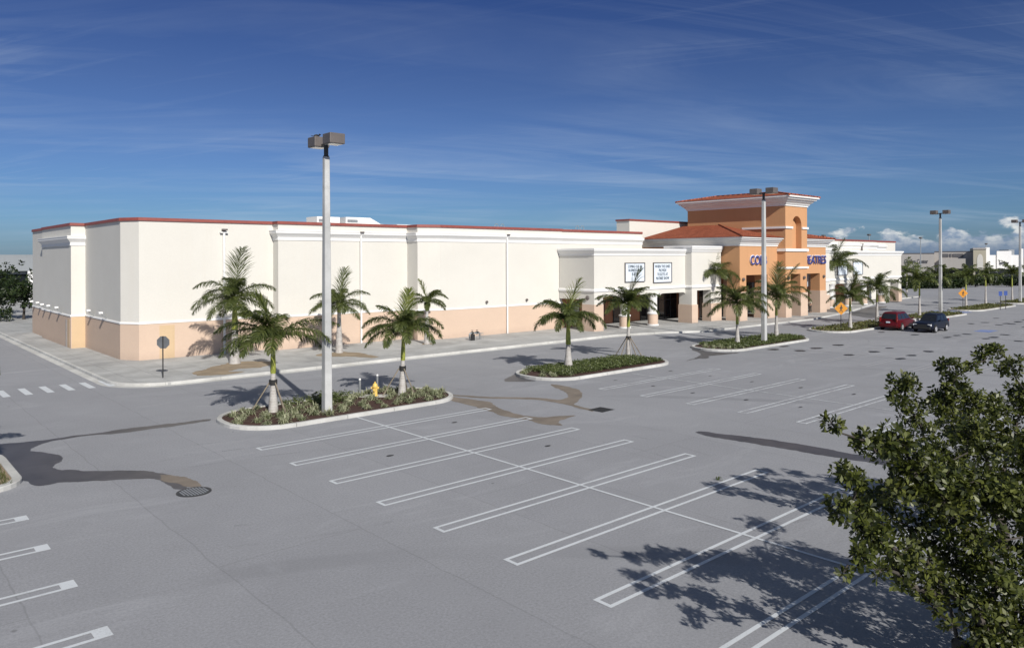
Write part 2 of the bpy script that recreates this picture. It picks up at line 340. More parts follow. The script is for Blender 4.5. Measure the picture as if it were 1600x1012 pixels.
cir = MT('ADD', cir, MT('MULTIPLY', ramp(nt,c3,[(.54,0),(.86,.45)]), ramp(nt,c2,[(.40,.15),(.55,1)])))
cir = MT('MULTIPLY', cir, ramp(nt,zc,[(0,.3),(.05,.8),(.16,.85),(.30,.42),(.5,.3)]))
col1 = mixc(nt, MT('MINIMUM', MT('MULTIPLY',cir,.52), .6), base, (4.0,4.7,5.7))
# low cumulus bank in the east, seen along the horizon
mp3 = N(nt,'ShaderNodeMapping'); mp3.inputs['Scale'].default_value=(14,14,26); mp3.inputs['Location'].default_value=(2.6,1.3,.35); nt.links.new(gen,mp3.inputs['Vector'])
c4 = noise(nt, mp3.outputs[0], 1.6, 8, .58, .15)
az = MT('ARCTAN2', sp.outputs['Y'], sp.outputs['X'])            # radians from +X
band = MT('MULTIPLY', ramp(nt, MT('MULTIPLY',MT('ADD',az,1.2),.4), [(0,1),(.60,1),(.69,.85),(.76,0)]), ramp(nt, MT('MULTIPLY',zc,10), [(0,1),(.30,.86),(.50,.52),(.66,0)]))
thr = MT('SUBTRACT', 1.0, MT('MULTIPLY', band, .64))
cum = N(nt,'ShaderNodeMapRange', interpolation_type='SMOOTHSTEP'); nt.links.new(c4,cum.inputs['Value']); nt.links.new(thr,cum.inputs['From Min']); nt.links.new(MT('ADD',thr,.09),cum.inputs['From Max'])
litc = mixc(nt, ramp(nt, noise(nt, mp3.outputs[0], 3.4, 6, .6), [(.40,0),(.62,1)]), (2.0,2.6,3.6), (6.2,6.3,6.2))
litc = mixc(nt, ramp(nt, MT('MULTIPLY',zc,10), [(.06,0),(.26,1)]), (1.25,1.75,2.6), litc)
col2 = mixc(nt, MT('MULTIPLY',cum.outputs[0],.85), col1, litc)
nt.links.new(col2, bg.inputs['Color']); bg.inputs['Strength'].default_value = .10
sc.view_settings.view_transform = 'Standard'; sc.view_settings.look = 'None'; sc.view_settings.exposure = .38; sc.view_settings.gamma = 1
try: sc.view_settings.use_curve_mapping = False
except Exception: pass
sc.cycles.max_bounces = 6; sc.cycles.transparent_max_bounces = 16
# ------------------------------------------------------------------ ground, pavement, kerbs, markings
def struct(o): return tag(o, kind='structure')
def inside_(x, y, q): return q[0]-.3 < x < q[1]+.3 and q[2]-.3 < y < q[3]+.3
struct(MB().sheet([(-4000,-4000),(6000,-4000),(6000,6000),(-4000,6000)], -.06).build('ground', M['land']))
struct(MB().sheet([(-120,-60),(300,-60),(300,220),(-120,220)], 0).build('parking_lot', M['asphalt']))
def arc(cx, cy, r, a0, a1, n=8): return [(cx+r*math.cos(R(a0+(a1-a0)*i/n)), cy+r*math.sin(R(a0+(a1-a0)*i/n))) for i in range(n+1)]
kpath = [(11.3,150)] + arc(14.3,47.2,3.0,180,270) + [(52,44.2),(56.5,43.0),(60.5,40.9),(81,40.5),(94.7,42.6),(117,48.2),(128,50.2),(142,51),(142,150)]
struct(MB().prism(kpath, -.02, .15).build('sidewalk', M['concrete']))
kr = MB()
# each kerb is a row of cast lengths with open joints between them
def kerb_run(mb, path, prof, closed=False, seg=3.05):
    pts = [Vector(p) for p in path] + ([Vector(path[0])] if closed else [])
    out = [pts[0]]; acc = 0; runs = []
    for a,b in zip(pts,pts[1:]):
        d = (b-a).length
        while d-1e-6 > seg-acc:
            t = (seg-acc)/d; q = a.lerp(b,t); out.append(q); runs.append(out); out = [q]; a = q; d = (b-a).length; acc = 0
        acc += d; out.append(b)
    runs.append(out)
    for r_ in runs:
        r_ = [p for i,p in enumerate(r_) if i in (0,len(r_)-1) or ((p-r_[0]).length > .22 and (p-r_[-1]).length > .22)]
        if len(r_) < 2 or (r_[0]-r_[-1]).length < .05: continue
        r_[0] = r_[0].lerp(r_[1], min(.4,.012/(r_[1]-r_[0]).length)); r_[-1] = r_[-1].lerp(r_[-2], min(.4,.012/(r_[-1]-r_[-2]).length))
        mb.sweep([tuple(p) for p in r_], prof)
kerb_run(kr, kpath, [(.02,-.03),(.02,.135),(.0,.162),(-.16,.162),(-.16,.03)])
struct(kr.build('kerb', M['kerb']))
gt = MB()
for a,b in zip(kpath[:10],kpath[1:11]): pass
gt.sweep(kpath[:12], [(.025,.006),(.48,.006),(.48,-.02),(.025,-.02)])
struct(gt.build('gutter', M['kerb']))
ISL = [(12.0,23.5,29.5,34.2),(29.9,41.8,29.9,34.5),(48.8,62.4,30.6,35.0),(68.5,84,31.1,35.4),(89.5,103.5,31.3,35.6),(108.5,126,32.0,36.2),(130,146,32.2,36.4)]
for i,(x0,x1,y0,y1) in enumerate(ISL):
    ol = rounded(x0,x1,y0,y1,2.1); kk = MB(); kerb_run(kk, ol, [(0,-.03),(0,.13),(-.03,.155),(-.21,.155),(-.21,.0)], True, 2.4)
    struct(kk.build('kerb', M['kerb']))
    struct(MB().prism(rounded(x0+.2,x1-.2,y0+.2,y1-.2,1.95), 0, .12).build('planting_bed', M['mulch'] if i < 3 else M['dirt']))
ol = rounded(-9,4.3,27.2,32.6,1.1); kk = MB(); kerb_run(kk, ol, [(0,-.03),(0,.13),(-.03,.155),(-.27,.155),(-.27,.0)], True, 2.4); struct(kk.build('kerb', M['kerb']))
struct(MB().prism(rounded(-8.75,4.05,27.45,32.35,.9), 0, .12).build('planting_bed', M['dirt']))
def lines(name, mat, x0, x1, y0, n, s=2.8, wd=.39, t=.10, capl=True, capr=True, mid=True, tc=.10, i0=0):
    mb = MB(); z = .008
    for i in range(i0,n):
        yu = y0-i*s; yl = yu-wd
        for y in (yu,yl): mb.sheet([(x0,y-t/2),(x1,y-t/2),(x1,y+t/2),(x0,y+t/2)], z)
        if capl: mb.sheet([(x0,yl+t/2),(x0+tc,yl+t/2),(x0+tc,yu-t/2),(x0,yu-t/2)], z)
        if capr: mb.sheet([(x1-tc,yl+t/2),(x1,yl+t/2),(x1,yu-t/2),(x1-tc,yu-t/2)], z)
    if mid:
        xm = (x0+x1)/2; mb.sheet([(xm-.05,y0-n*s),(xm+.05,y0-n*s),(xm+.05,y0+2.25),(xm-.05,y0+2.25)], z+.003)
    struct(mb.build(name, mat))
lines('parking_lines', M['line'], -7.2, 3.8, 24.28, 6, 2.8, .36, .10, False, True, False, .30)
lines('parking_lines', M['line'], 11.5, 22.6, 27.18, 10)
lines('parking_lines', M['line_mid'], 30.35, 41.4, 27.05, 10)
lines('parking_lines', M['line_worn'], 49.2, 60.2, 26.9, 10); lines('parking_lines', M['line_worn'], 68.0, 79.0, 28.3, 10); lines('parking_lines', M['line_worn'], 87, 98, 28.3, 10); lines('parking_lines', M['line_worn'], 108, 119, 28.3, 9)
mb = MB()
for k in range(6):
    x = 6.2+k*.98; mb.sheet([(x,46.0),(x+.34,46.0),(x+.34,48.5),(x,48.5)], .008)
struct(mb.build('crosswalk', M['line']))
struct(MB().sheet([(103.8,32.4),(107.6,32.4),(107.6,36.6),(103.8,36.6)], .006).sheet([(79.5,22.6),(82.2,22.6),(82.2,24.0),(79.5,24.0)], .006).build('accessible_bay_paint', M['bluepaint']))
def blob(name, mat, pts, z=.004, it=2, jit=.05, seed=1):
    rnd = random.Random(seed); P = [Vector(p) for p in pts]
    def rag(P_, amp):
        Q = []
        for a,b in zip(P_, P_[1:]+P_[:1]):
            d = b-a; nn = Vector((-d.y,d.x)); Q += [a, a+d*.5+nn*rnd.uniform(-amp,amp)]
        return Q
    for k in range(it):
        Q = []
        for a,b in zip(P, P[1:]+P[:1]):
            j = Vector((rnd.uniform(-1,1),rnd.uniform(-1,1)))*jit*min(1,(b-a).length); Q += [a*.85+b*.15+j, a*.15+b*.85+j]
        P = Q
    P = rag(rag(rag(P,.10),.12),.12)
    return struct(MB().sheet([tuple(p) for p in P], z).build(name, mat))
blob('wet_patch', M['wet'], [(3.2,34.6),(4.53,34.5),(5.83,34.05),(9.15,33.96),(12.2,33.6),(12.0,33.2),(11.48,33.2),(8.18,33.3),(7.3,33.75),(5.9,33.6),(5.3,32.9),(5.2,32.4),(5.55,31.85),(5.95,31.0),(5.8,30.1),(5.25,29.2),(6.48,27.75),(7.6,26.85),(8.0,25.9),(8.15,24.4),(7.85,23.7),(7.62,24.0),(7.62,25.0),(7.45,25.7),(6.86,26.1),(5.57,26.9),(5.14,27.25),(4.88,27.15),(4.6,27.2),(4.45,27.6),(4.2,29.28),(3.2,32.6)], .004, 2, .04)
blob('wet_patch', M['silt'], [(7.75,26.0),(8.15,25.5),(8.4,24.1),(8.35,23.75),(8.0,23.9),(7.9,24.6),(7.6,25.4)], .0048, 2, .06, 21)
blob('wet_patch', M['silt'], [(23.3,31.6),(23.9,29.4),(25.0,28.1),(25.9,26.9),(26.0,25.4),(25.7,24.0),(25.6,23.2),(26.0,23.4),(26.2,25.0),(27.3,25.6),(28.6,26.6),(29.4,27.6),(29.7,29.0),(29.6,30.0),(29.0,29.2),(28.4,27.6),(27.4,26.4),(26.5,26.2),(26.3,27.2),(25.3,28.5),(24.2,29.8)], .004, 2, .05, 3)
blob('wet_patch', M['silt'], [(22.5,30.2),(22.5,28.9),(22.2,26.1),(22.0,25.2),(22.25,23.8),(22.1,22.9),(22.6,22.1),(22.9,22.8),(24.5,23.1),(24.3,23.35),(23.0,23.9),(22.75,25.4),(23.0,26.8),(23.7,28.2),(23.4,29.6),(23.2,30.9)], .0055, 2, .05, 4)
blob('wet_patch', M['wet'], [(25.6,17.7),(25.95,17.7),(26.5,15.8),(26.95,13.4),(27.1,10.5),(27.0,4),(26.2,4),(26.3,10.1),(26.0,12.3),(25.75,14.8),(25.4,16.9)], .004, 2, .03, 5)
blob('wet_patch', M['wet'], [(50.3,35.1),(52.9,35.9),(50.0,33.9),(48.5,32.6),(48.6,31.0),(50.0,30.3),(47.8,30.4),(46.2,30.8),(45.1,30.0),(44.5,30.5),(42.5,30.2),(45.8,31.2),(47.4,32.3),(48.3,33.6)], .004, 2, .05, 6)
blob('wet_patch', M['wet'], [(28.2,32.4),(29.8,33.6),(31.2,34.2),(29.9,32.6),(29.8,31.2),(29.2,31.4)], .0045, 2, .05, 7)
blob('wet_patch', M['wet'], [(88.5,37.2),(92,41.2),(99,43.4),(110,46),(112,44.5),(101,41.5),(95,39.3),(90,36.8)], .004, 2, .1, 8)
blob('wet_patch', M['wet'], [(92.8,42.4),(93.2,46.6),(99,47.2),(103,47),(101,45.0),(97,43.8)], .154, 2, .1, 9)
blob('dirt_patch', M['dirt'], [(16.03,47.3),(17.91,49.0),(19.17,49.9),(20.9,49.6),(21.6,48.2),(20.83,46.7),(19.9,46.2),(18.6,46.9),(17.6,46.0),(18.6,45.3),(17.84,44.9),(16.61,44.9),(15.68,45.6)], .154, 2, .15, 10)
blob('dirt_patch', M['dirt'], [(25.0,49.3),(26.4,50.1),(27.8,50.2),(28.6,48.6),(28.3,45.6),(27.6,45.2),(26.8,47.2),(25.6,48.3)], .154, 2, .15, 11)
blob('dirt_patch', M['dirt'], [(34.6,49.6),(35.3,50.5),(36.0,50.1),(35.9,49.3)], .154, 2, .15, 12)
blob('dirt_patch', M['dirt'], [(70.8,47.0),(71.6,47.9),(72.4,47.5),(72.1,46.9)], .154, 2, .15, 14)
# oil marks where engines idle: soft-edged discs, two in each stall
rnd = random.Random(5); V=[]; F=[]; UV=[]
def oil(x, y, a, b_):
    b0 = len(V); n = 14; V.append((x,y,.0125+.00002*(len(F)%50))); UV.append((0,0))
    for j in range(n): t = 2*math.pi*j/n; V.append((x+a*math.cos(t), y+b_*math.sin(t), .0125+.00002*(len(F)%50))); UV.append((math.cos(t),math.sin(t)))
    for j in range(n): F.append((b0,b0+1+j,b0+1+(j+1)%n))
for (x,y) in [(53.1,29.54),(56.2,27.74),(59.5,27.5),(54.0,24.2),(57.2,23.8),(54.6,20.9),(57.0,21.1),(60.3,21.1),(60.3,23.9),(53.8,27.8),(55.6,30.0),(72.0,23.7),(74.4,23.7),(76.3,23.5),(73.2,21.1),(74.9,21),(78.1,21),(73,18.6),(91.1,26.3),(91.2,23.9),(94.4,24.2),(72.4,26.5),(72.6,29.5)]: oil(x,y,rnd.uniform(.8,1.15),rnd.uniform(.5,.75))
for x0 in (88.5,91.5,95,98.5,109,112.5,116,119):
    for k in range(7):
        if rnd.random() < .8: oil(x0+rnd.uniform(-.6,.6), 27.2-2.8*k+rnd.uniform(-.3,.3), rnd.uniform(.7,1.2), rnd.uniform(.5,.8))
for (px,y) in [(33.2,25.6),(33.0,22.9),(38.5,25.5),(38.4,22.7),(33.3,20.0),(38.6,19.9),(33.5,17.3),(38.7,17.1),(14.5,25.6),(19.6,25.7),(14.6,22.9),(19.5,22.9),(19.7,20.1),(14.3,28.2),(19.4,28.4),(33.2,28.3),(38.4,28.3)]: oil(px,y,rnd.uniform(.22,.40),rnd.uniform(.10,.20)) if px > 25 or rnd.random() < .5 else None
me = bpy.data.meshes.new('oil_stains'); me.from_pydata(V,[],F); ul = me.uv_layers.new(name='uv')
for p in me.polygons:
    for li in p.loop_indices: ul.data[li].uv = UV[me.loops[li].vertex_index]
me.materials.append(M['oil']); struct(link(bpy.data.objects.new('oil_stains', me)))

# faint curved tyre scuffs
m_, nt_, b_ = newmat('tyre_scuff'); b_.inputs['Base Color'].default_value = (.07,.07,.075,1); b_.inputs['Roughness'].default_value = .8
nt_.links.new(ramp(nt_, noise(nt_, pos(nt_), .8, 5, .7), [(.45,0),(.8,.20)]), b_.inputs['Alpha'])
mb = MB(); rnd = random.Random(31)
for k in range(14):
    cx,cy,r_,a0 = rnd.uniform(2,60),rnd.uniform(6,42),rnd.uniform(5,14),rnd.uniform(0,360); da = rnd.uniform(18,50)
    for off in (0,1.5):
        n = 14; P_ = [((r_+off+w_)*math.cos(R(a0+da*i/n))+cx,(r_+off+w_)*math.sin(R(a0+da*i/n))+cy) for w_ in (-.07,.07) for i in range(n+1)]
        if any(y_ > 43.3 or x_ > 70 or any(inside_(x_,y_,q) for q in ISL) for x_,y_ in P_): continue
        mb.add([(x_,y_,.0145+.0001*k) for x_,y_ in P_],[(i,i+1,n+2+i,n+1+i) for i in range(n)])
struct(mb.build('tyre_scuffs', m_))

# ------------------------------------------------------------------ the cinema
B = thing('cinema_building', 'long cream and peach stucco cinema with an orange tile-roofed entrance tower', 'cinema', (50,56,0))
B.location = (0,0,0)
def part(name, mb, mat, parent=None, **k): return mb.build(name, mat, parent or B, **k)
L = [(13.65,83.6),(13.65,77.6),(13.4,77.6),(13.4,66.5),(14.4,66.5),(14.4,56.6),(15.2,55.2),(24.75,55.2),(24.75,54.3),(36.4,54.3),(36.4,52.75),(38.2,52.0),(53.0,52.0),(53.0,52.6),(66.3,52.6)]
ZT = 9.70; TOPS = {}
part('wall', MB().prism(L+[(66.3,83.6)], 0, ZT), M['cream'])
bandp = [(-.05,.0),(.035,.0),(.035,2.60),(-.05,2.60)]
part('base_band', MB().sweep(L[:14], bandp), M['peach'])
part('base_ledge', MB().sweep(L[:14], [(-.05,2.601),(.07,2.601),(.07,2.68),(.03,2.74),(-.05,2.74)]), M['white'])
cap = [(-.25,ZT-.02),(.10,ZT-.02),(.08,ZT+.17),(.06,ZT+.20),(-.25,ZT+.20)]
part('roof_cap', MB().sweep(L, cap), M['redcap'])
def cornice(path, z, name='cornice', s=1.0, parent=None):      # projecting moulding above a flat fascia
    return part(name, MB().sweep(path, [(-.05,z-.52*s),(.05,z-.52*s),(.05,z-.27*s),(.08,z-.25*s),(.14,z-.16*s),(.24,z-.05*s),(.30,z+.02*s),(.30,z+.16*s),(.33,z+.17*s),(.33,z+.24*s),(-.05,z+.26*s)]), M['white'], parent)
cornice([(13.64,77.6),(13.4,77.6),(13.4,66.5),(14.39,66.5)], 8.65); cornice([(24.75,55.19),(24.75,54.3),(36.39,54.3)], 8.98); cornice([(36.4,54.29),(36.4,52.75),(38.2,52.0),(53.0,52.0),(53.0,52.59)], 8.98); cornice([(53.01,52.6),(66.3,52.6)], 8.98)
part('paint_patch', MB().box(16.5,17.5,55.155,55.18,.15,2.45).box(13.355,13.37,66.9,67.4,.16,2.4), M['ochre'])
part('end_pilaster', MB().prism([(13.42,66.44),(14.38,66.44),(14.38,66.49),(13.42,66.49)], .0, 2.58), M['ochre'])
# downpipes with a floodlight on top
for x,y in ((20.95,55.2),(31.8,54.3),(45.7,52.0)):
    d = part('downpipe', MB().tube([(x,y-.16,.15),(x,y-.16,9.0)], .085, 10), M['white'])
    q = MB().box(x-.17,x+.17,y-.42,y-.12,9.12,9.24).box(x-.06,x+.06,y-.2,y+.02,9.0,9.12); part('floodlight', q, M['bronze'], d)
    part('conductor_box', MB().box(x-.28,x+.28,y-.24,y+.02,8.94,9.03), M['white'], d)
for x,y in ((27.7,54.3),(43.3,52.0),(48.2,52.0)):
    part('wall_lamp', MB().lathe([(.02,0),(.11,.04),(.13,.16),(.06,.24)],10,(x,y-.12,3.0)), M['bronze'])
# wall-washing lamps on arms along the side wall
for X,Y in ((14.4,60.2),(14.4,63.8),(13.4,69.7),(13.4,72.9),(13.4,75.5),(13.65,79.0),(13.65,81.8)):
    a = part('arm_lamp', MB().tube([(X+.02,Y,2.78),(X-.30,Y,3.05),(X-.42,Y,3.16)], .03, 8), M['steel'])
    part('lamp_head', MB().box(X-.55,X-.28,Y-.17,Y+.17,3.13,3.27), M['white'], a, bevel=.02)
part('side_door', MB().box(13.34,13.37,67.9,68.1,.16,2.3), M['steel'])
# rooftop air conditioners and the roof ladder hoops
def rtu(x, y, w_, d_, h, wedge):
    m_ = MB(); z = ZT
    if wedge: m_.prism_xz([(x,z),(x+w_+1.6,z),(x+w_+1.6,z+h*.45),(x+w_+.6,z+h*.5),(x+w_-.5,z+h),(x,z+h)], y, y+d_)
    else: m_.box(x,x+w_,y,y+d_,z,z+h)
    o = part('rooftop_unit', m_, M['white']); part('louvre', MB().box(x+.15,x+w_*.4,y-.02,y-.005,z+h*.55,z+h*.8), M['steel'], o)
rtu(30.9,60,2.2,2,1.02,False); rtu(33.7,60,3.0,2,1.06,True); rtu(39.1,60,2.1,2,.55,False); rtu(60.5,60,2.3,2,.62,False)
for x in (48.6,49.4): part('ladder_hoop', MB().tube([(x,57,ZT-.3)]+[(x+.22-.22*math.cos(R(t)),57,ZT+.55+.22*math.sin(R(t))) for t in range(0,181,30)]+[(x+.44,57,ZT-.3)], .03, 6), M['steel'])
for x in (60.3,61.1): part('ladder_hoop', MB().tube([(x,57,ZT-.3)]+[(x+.25-.25*math.cos(R(t)),57,ZT+.65+.25*math.sin(R(t))) for t in range(0,181,30)]+[(x+.5,57,ZT-.3)], .03, 6), M['steel'])
# tall screen wall and lobby behind the portal
part('wall', MB().box(70.7,92,58,60,0,11.5), M['cream']); part('roof_cap', MB().box(70.6,92,57.92,60.1,11.501,11.7), M['redcap'])
part('wall', MB().prism([(66.31,56.2),(70.69,56.2),(70.69,60.05),(91.99,60.05),(91.99,83),(66.31,83)],0,9.4), M['cream'])
RB = [(91.9,52.6),(127.7,52.6),(127.7,53.3),(137,53.3),(137,83)]
part('wall', MB().prism([(92.01,83),(92.01,52.6),(127.7,52.6),(127.7,53.3),(137,53.3),(137,83)],0,9.55), M['cream'])
part('roof_cap', MB().sweep(RB,[(-.25,9.551),(.1,9.551),(.1,9.75),(-.25,9.8)]), M['redcap']); cornice(RB[:2]+[(127.7,53.29)], 8.9); cornice([(127.71,53.3),(133,53.3)], 8.75)
part('floodlight', MB().box(121.5,121.8,52.2,52.6,9.0,9.2).box(121.6,121.7,52.3,52.5,6,9.0), M['bronze'])
# the two porches (left and right of the portal)
def column(x, y):
    c = part('column', MB().lathe([(.43,1.50),(.43,2.95),(.48,3.1),(.66,3.4)],24,(x,y,0)), M['white'], smooth=True)
    part('column_base', MB().lathe([(.52,.30),(.52,1.30)],24,(x,y,0)), M['peach'], c, smooth=True); part('column_ring', MB().lathe([(.60,.15),(.60,.29),(.54,.30)],24,(x,y,0)).lathe([(.56,1.30),(.59,1.36),(.59,1.44),(.46,1.50)],24,(x,y,0)), M['white'], c, smooth=True)
def porch(x0, x1, yb, cols, pier0, pier1, boards):
    # upper wall over the opening, with a shallow arch shoulder at each support
    sup = sorted([x0+pier0]+[c for cc in cols for c in (cc-.72,cc+.72)]+[x1-pier1 if pier1 else x1])
    prof = [(x0,3.4 if not pier0 else 3.4)]
    ow = MB().box(x0,x1,47.4,48.2,3.62,7.28)
    ow.box(x0,x1,48.2,yb,3.60,7.26); part('wall', ow, M['cream'])
    lo = MB()
    for a,b in zip(sup[0::2],sup[1::2]):
        pts = [(a,3.62),(a,3.18)]+[(a+.45-.45*math.cos(R(t)),3.18+.2*math.sin(R(t))) for t in (30,60,90)]+[(b-.45+.45*math.cos(R(t)),3.18+.2*math.sin(R(t))) for t in (90,60,30)]+[(b,3.18),(b,3.62)]
        lo.prism_xz(list(reversed(pts))[::-1], 47.4, 48.2)
    for c in cols: lo.box(c-.72,c+.72,47.4,48.2,3.41,3.62)
    part('lintel', lo, M['cream'])
    return
def ringwall(path, name='cornice'):
    part(name, MB().sweep(path,[(-.05,7.25),(.05,7.25),(.05,7.45),(.10,7.47),(.16,7.58),(.24,7.66),(.24,7.74),(.30,7.76),(.30,7.93),(-.05,7.96)]), M['white'])
    part('belt_course', MB().sweep(path,[(-.05,3.80),(.05,3.82),(.10,3.88),(.10,4.02),(.05,4.10),(-.05,4.12)]), M['white'])
# left porch
porch(52.6,66.99,51.95,(57.5,61.95),1.25,.0,None)
lp = MB().box(52.6,53.85,47.4,48.9,2.65,3.62).box(52.6,52.98,48.9,51.95,3.1,3.60); part('pier', lp, M['cream'])
part('pier_base', MB().box(52.57,53.88,47.37,48.93,.1,2.645), M['peach'])
ringwall([(52.6,51.94),(52.6,47.4),(66.98,47.4)])
for x in (57.5,61.95): column(x,47.8)
for (x,y,nx) in ((53.2,47.4,0),(52.6,48.2,1)):
    q = MB().lathe([(.20,-.02),(.22,-.08),(.16,-.14),(.05,-.16)],14,(x,y,3.28),'y') if not nx else MB().lathe([(.20,-.02),(.22,-.08),(.16,-.14),(.05,-.16)],14,(x,y,3.28),'x')
    part('wall_lamp', q, M['bronze'])
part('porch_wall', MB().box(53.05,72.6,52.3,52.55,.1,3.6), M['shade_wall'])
def board(x0, x1, z0, z1, y, texts):
    b_ = part('sign_board', MB().box(x0,x1,y-.06,y+.02,z0,z1), M['board'])
    t_=.06; fr = MB().box(x0-t_,x1+t_,y-.13,y+.02,z1,z1+t_).box(x0-t_,x1+t_,y-.13,y+.02,z0-t_,z0).box(x0-t_,x0,y-.128,y+.02,z0,z1).box(x1,x1+t_,y-.128,y+.02,z0,z1)
    part('frame', fr, M['bronze'], b_)
    lh = (z1-z0)/5.4
    for i,tx in enumerate(texts):
        if tx: text(tx, ((x0+x1)/2, y-.075, z1-lh*(1.35+i*1.12)), lh*.82, min(x1-x0-.3, len(tx)*lh*.50), M['ink2'], b_, .012, 'lettering', 0)
def text(body, loc, h, width, mat, parent, ext=.02, name='lettering', off=0, rot=(90,0,0), align='CENTER', kern=1):
    c = bpy.data.curves.new('lettering','FONT'); c.body = body; c.size = h/.70; c.extrude = ext; c.offset = off; c.align_x = align; c.space_character = kern; c.resolution_u = 3
    o = link(bpy.data.objects.new(name, c)); bpy.context.view_layer.update()
    dg = bpy.context.evaluated_depsgraph_get(); me = bpy.data.meshes.new_from_object(o.evaluated_get(dg)); bpy.data.objects.remove(o); bpy.data.curves.remove(c)
    n = link(bpy.data.objects.new(name, me)); me.name = name; me.materials.clear(); me.materials.append(mat)
    xs = [v.co.x for v in me.vertices]; wd = max(xs)-min(xs); s = width/wd if width else 1
    for v in me.vertices: v.co.x *= s
    n.location = loc; n.rotation_euler = [R(a) for a in rot]; n.parent = parent; return n
board(57.05,60.0,4.72,6.5,47.4,['COMING OUT OF','BUSINESS AND','SUITES'])
board(61.5,64.45,4.55,6.5,47.4,['WHEN THE LINES','PROVIDE','TICKETS AT','MATINEE SHOW'])
# poster cases and glazed doors under the left porch
for x in (54.6,56.6,58.4):
    p_ = part('poster_case', MB().box(x,x+1.15,52.2,52.29,.95,2.65), M['frame']); part('poster', MB().box(x+.12,x+1.03,52.185,52.195,1.08,2.52), M['lens'] if x < 55 else M['taillamp'], p_)
def doors(x0, x1, y, z1=3.2):
    d = part('door', MB().box(x0,x1,y-.06,y-.02,.16,z1), M['glass']); f = MB(); n = max(2,round((x1-x0)/1.0))
    for i in range(n+1): x = x0+(x1-x0)*i/n; f.box(x-.05,x+.05,y-.10,y-.015,.155,z1+.05)
    f.box(x0,x1,y-.098,y-.015,2.25,2.33).box(x0,x1,y-.097,y-.015,z1-.0,z1+.05); part('door_frame', f, M['frame'], d)
doors(61.0,63.4,52.29); doors(65.5,72.0,52.29)
# raised bay between the porch and the portal
part('wall', MB().box(67.0,72.5,46.6,52.29,3.55,7.72), M['cream']); P2 = [(67.0,52.2),(67.0,46.6),(72.5,46.6)]
part('cornice', MB().sweep([(67.0,50.0),(67.0,46.6),(72.5,46.6)],[(-.05,7.6),(.06,7.62),(.10,7.72),(.16,7.86),(.24,7.95),(.24,8.08),(.3,8.1),(.3,8.28),(-.05,8.3)]), M['white'])
part('belt_course', MB().sweep([(67.0,47.3),(67.0,46.6),(72.5,46.6)],[(-.05,3.80),(.05,3.82),(.10,3.88),(.10,4.02),(.05,4.10),(-.05,4.12)]), M['white'])
part('pier', MB().box(67.0,67.95,46.6,48.2,2.06,3.55).box(70.55,72.5,46.6,47.6,2.06,3.55), M['cream'])
part('pier_base', MB().box(66.93,68.02,46.53,48.27,.1,2.06).box(70.48,72.5,46.53,47.67,.1,2.06), M['peach'])
# the orange portal: left block, tower, right block
def lblock(x0, x1, y0, y1, z0, zt): return MB().box(x0,x1,y0,y1,z0,zt)
part('portal_wall', lblock(72.7,80.68,44.4,46.2,5.1,8.4).box(72.7,80.68,46.2,57.9,5.08,8.38), M['orange'])
part('portal_wall', lblock(85.82,92.6,44.4,46.2,5.05,8.4).box(85.82,92.6,46.2,57.9,5.08,8.38), M['orange'])
part('portal_pier', MB().box(72.7,74.0,44.4,46.0,3.3,5.1).box(78.5,80.1,44.4,46.0,3.3,5.1), M['orange'])
part('portal_pier', MB().box(91.0,92.6,44.4,45.6,2.9,5.05), M['orange'])
part('pier_base', MB().box(72.62,74.08,44.32,46.08,.1,3.3).box(78.42,80.18,44.32,46.08,.1,3.3), M['peach'])
part('pier_base', MB().box(90.92,92.68,44.32,45.68,.1,2.9), M['peach'])
bigc = lambda z: [(-.05,z-.95),(.08,z-.95),(.08,z-.78),(.16,z-.76),(.22,z-.62),(.40,z-.48),(.44,z-.36),(.62,z-.30),(.62,z-.16),(.80,z-.12),(.80,z),(-.05,z+.02)]
part('portal_cornice', MB().sweep([(72.7,57.5),(72.7,44.4),(80.68,44.4)], bigc(9.25)), M['white'])
part('portal_cornice', MB().sweep([(85.82,44.4),(92.6,44.4),(92.6,57.5)], bigc(9.25)), M['white'])
def hip(x0, x1, xa, y0, ya, y1, z0, z1, name='tile_roof'):     # lean-to hip against the tower at xa
    m_ = MB(); e = [(x0,y0,z0),(xa,y0,z0),(xa,ya,z1),(xa,y1,z1),(x0,y1,z0)]
    b_ = [(x,y,z0-.06) for x,y,_ in e]
    m_.add(e+b_, [(0,1,2),(0,2,3,4),(0,5,6,1),(0,4,9,5),(3,8,9,4),(2,1,6,7),(3,2,7,8),(9,8,7,6,5)])
    o = part(name, m_, M['tile'])
    a, c = Vector(e[0]), Vector(e[2]); part('hip_ridge', MB().tube([a+Vector((0,0,.03)), c+Vector((0,0,.03))], .11, 8), M['tile'], o)
hip(71.85,None,80.68,43.55,52.1,57.4,9.31,11.05); hip(93.45,None,85.82,43.55,52.1,57.4,9.31,11.05)
TW = [(80.69,56.7),(80.69,43.4),(85.81,43.4),(85.81,56.7)]
def arch(x0, x1, zs, n=10):
    cx=(x0+x1)/2; r=(x1-x0)/2; return [(cx-r*math.cos(math.pi*i/n), zs+r*math.sin(math.pi*i/n)) for i in range(n+1)]
tw = MB().box(80.69,85.81,44.1,56.7,5.12,13.1)
tw.box(80.69,82.25,43.4,44.1,5.1,13.1).box(84.45,85.81,43.4,44.1,5.1,13.1).box(82.25,84.45,43.4,44.1,5.1,8.06)
tw.prism_xz([(84.45,13.1),(82.25,13.1)]+arch(82.25,84.45,10.75), 43.4, 44.1)
part('tower_wall', tw, M['orange'])
part('tower_pier', MB().box(80.69,81.85,43.4,46.0,2.9,5.1).box(84.15,85.7,43.4,46.0,2.9,5.1), M['orange'])
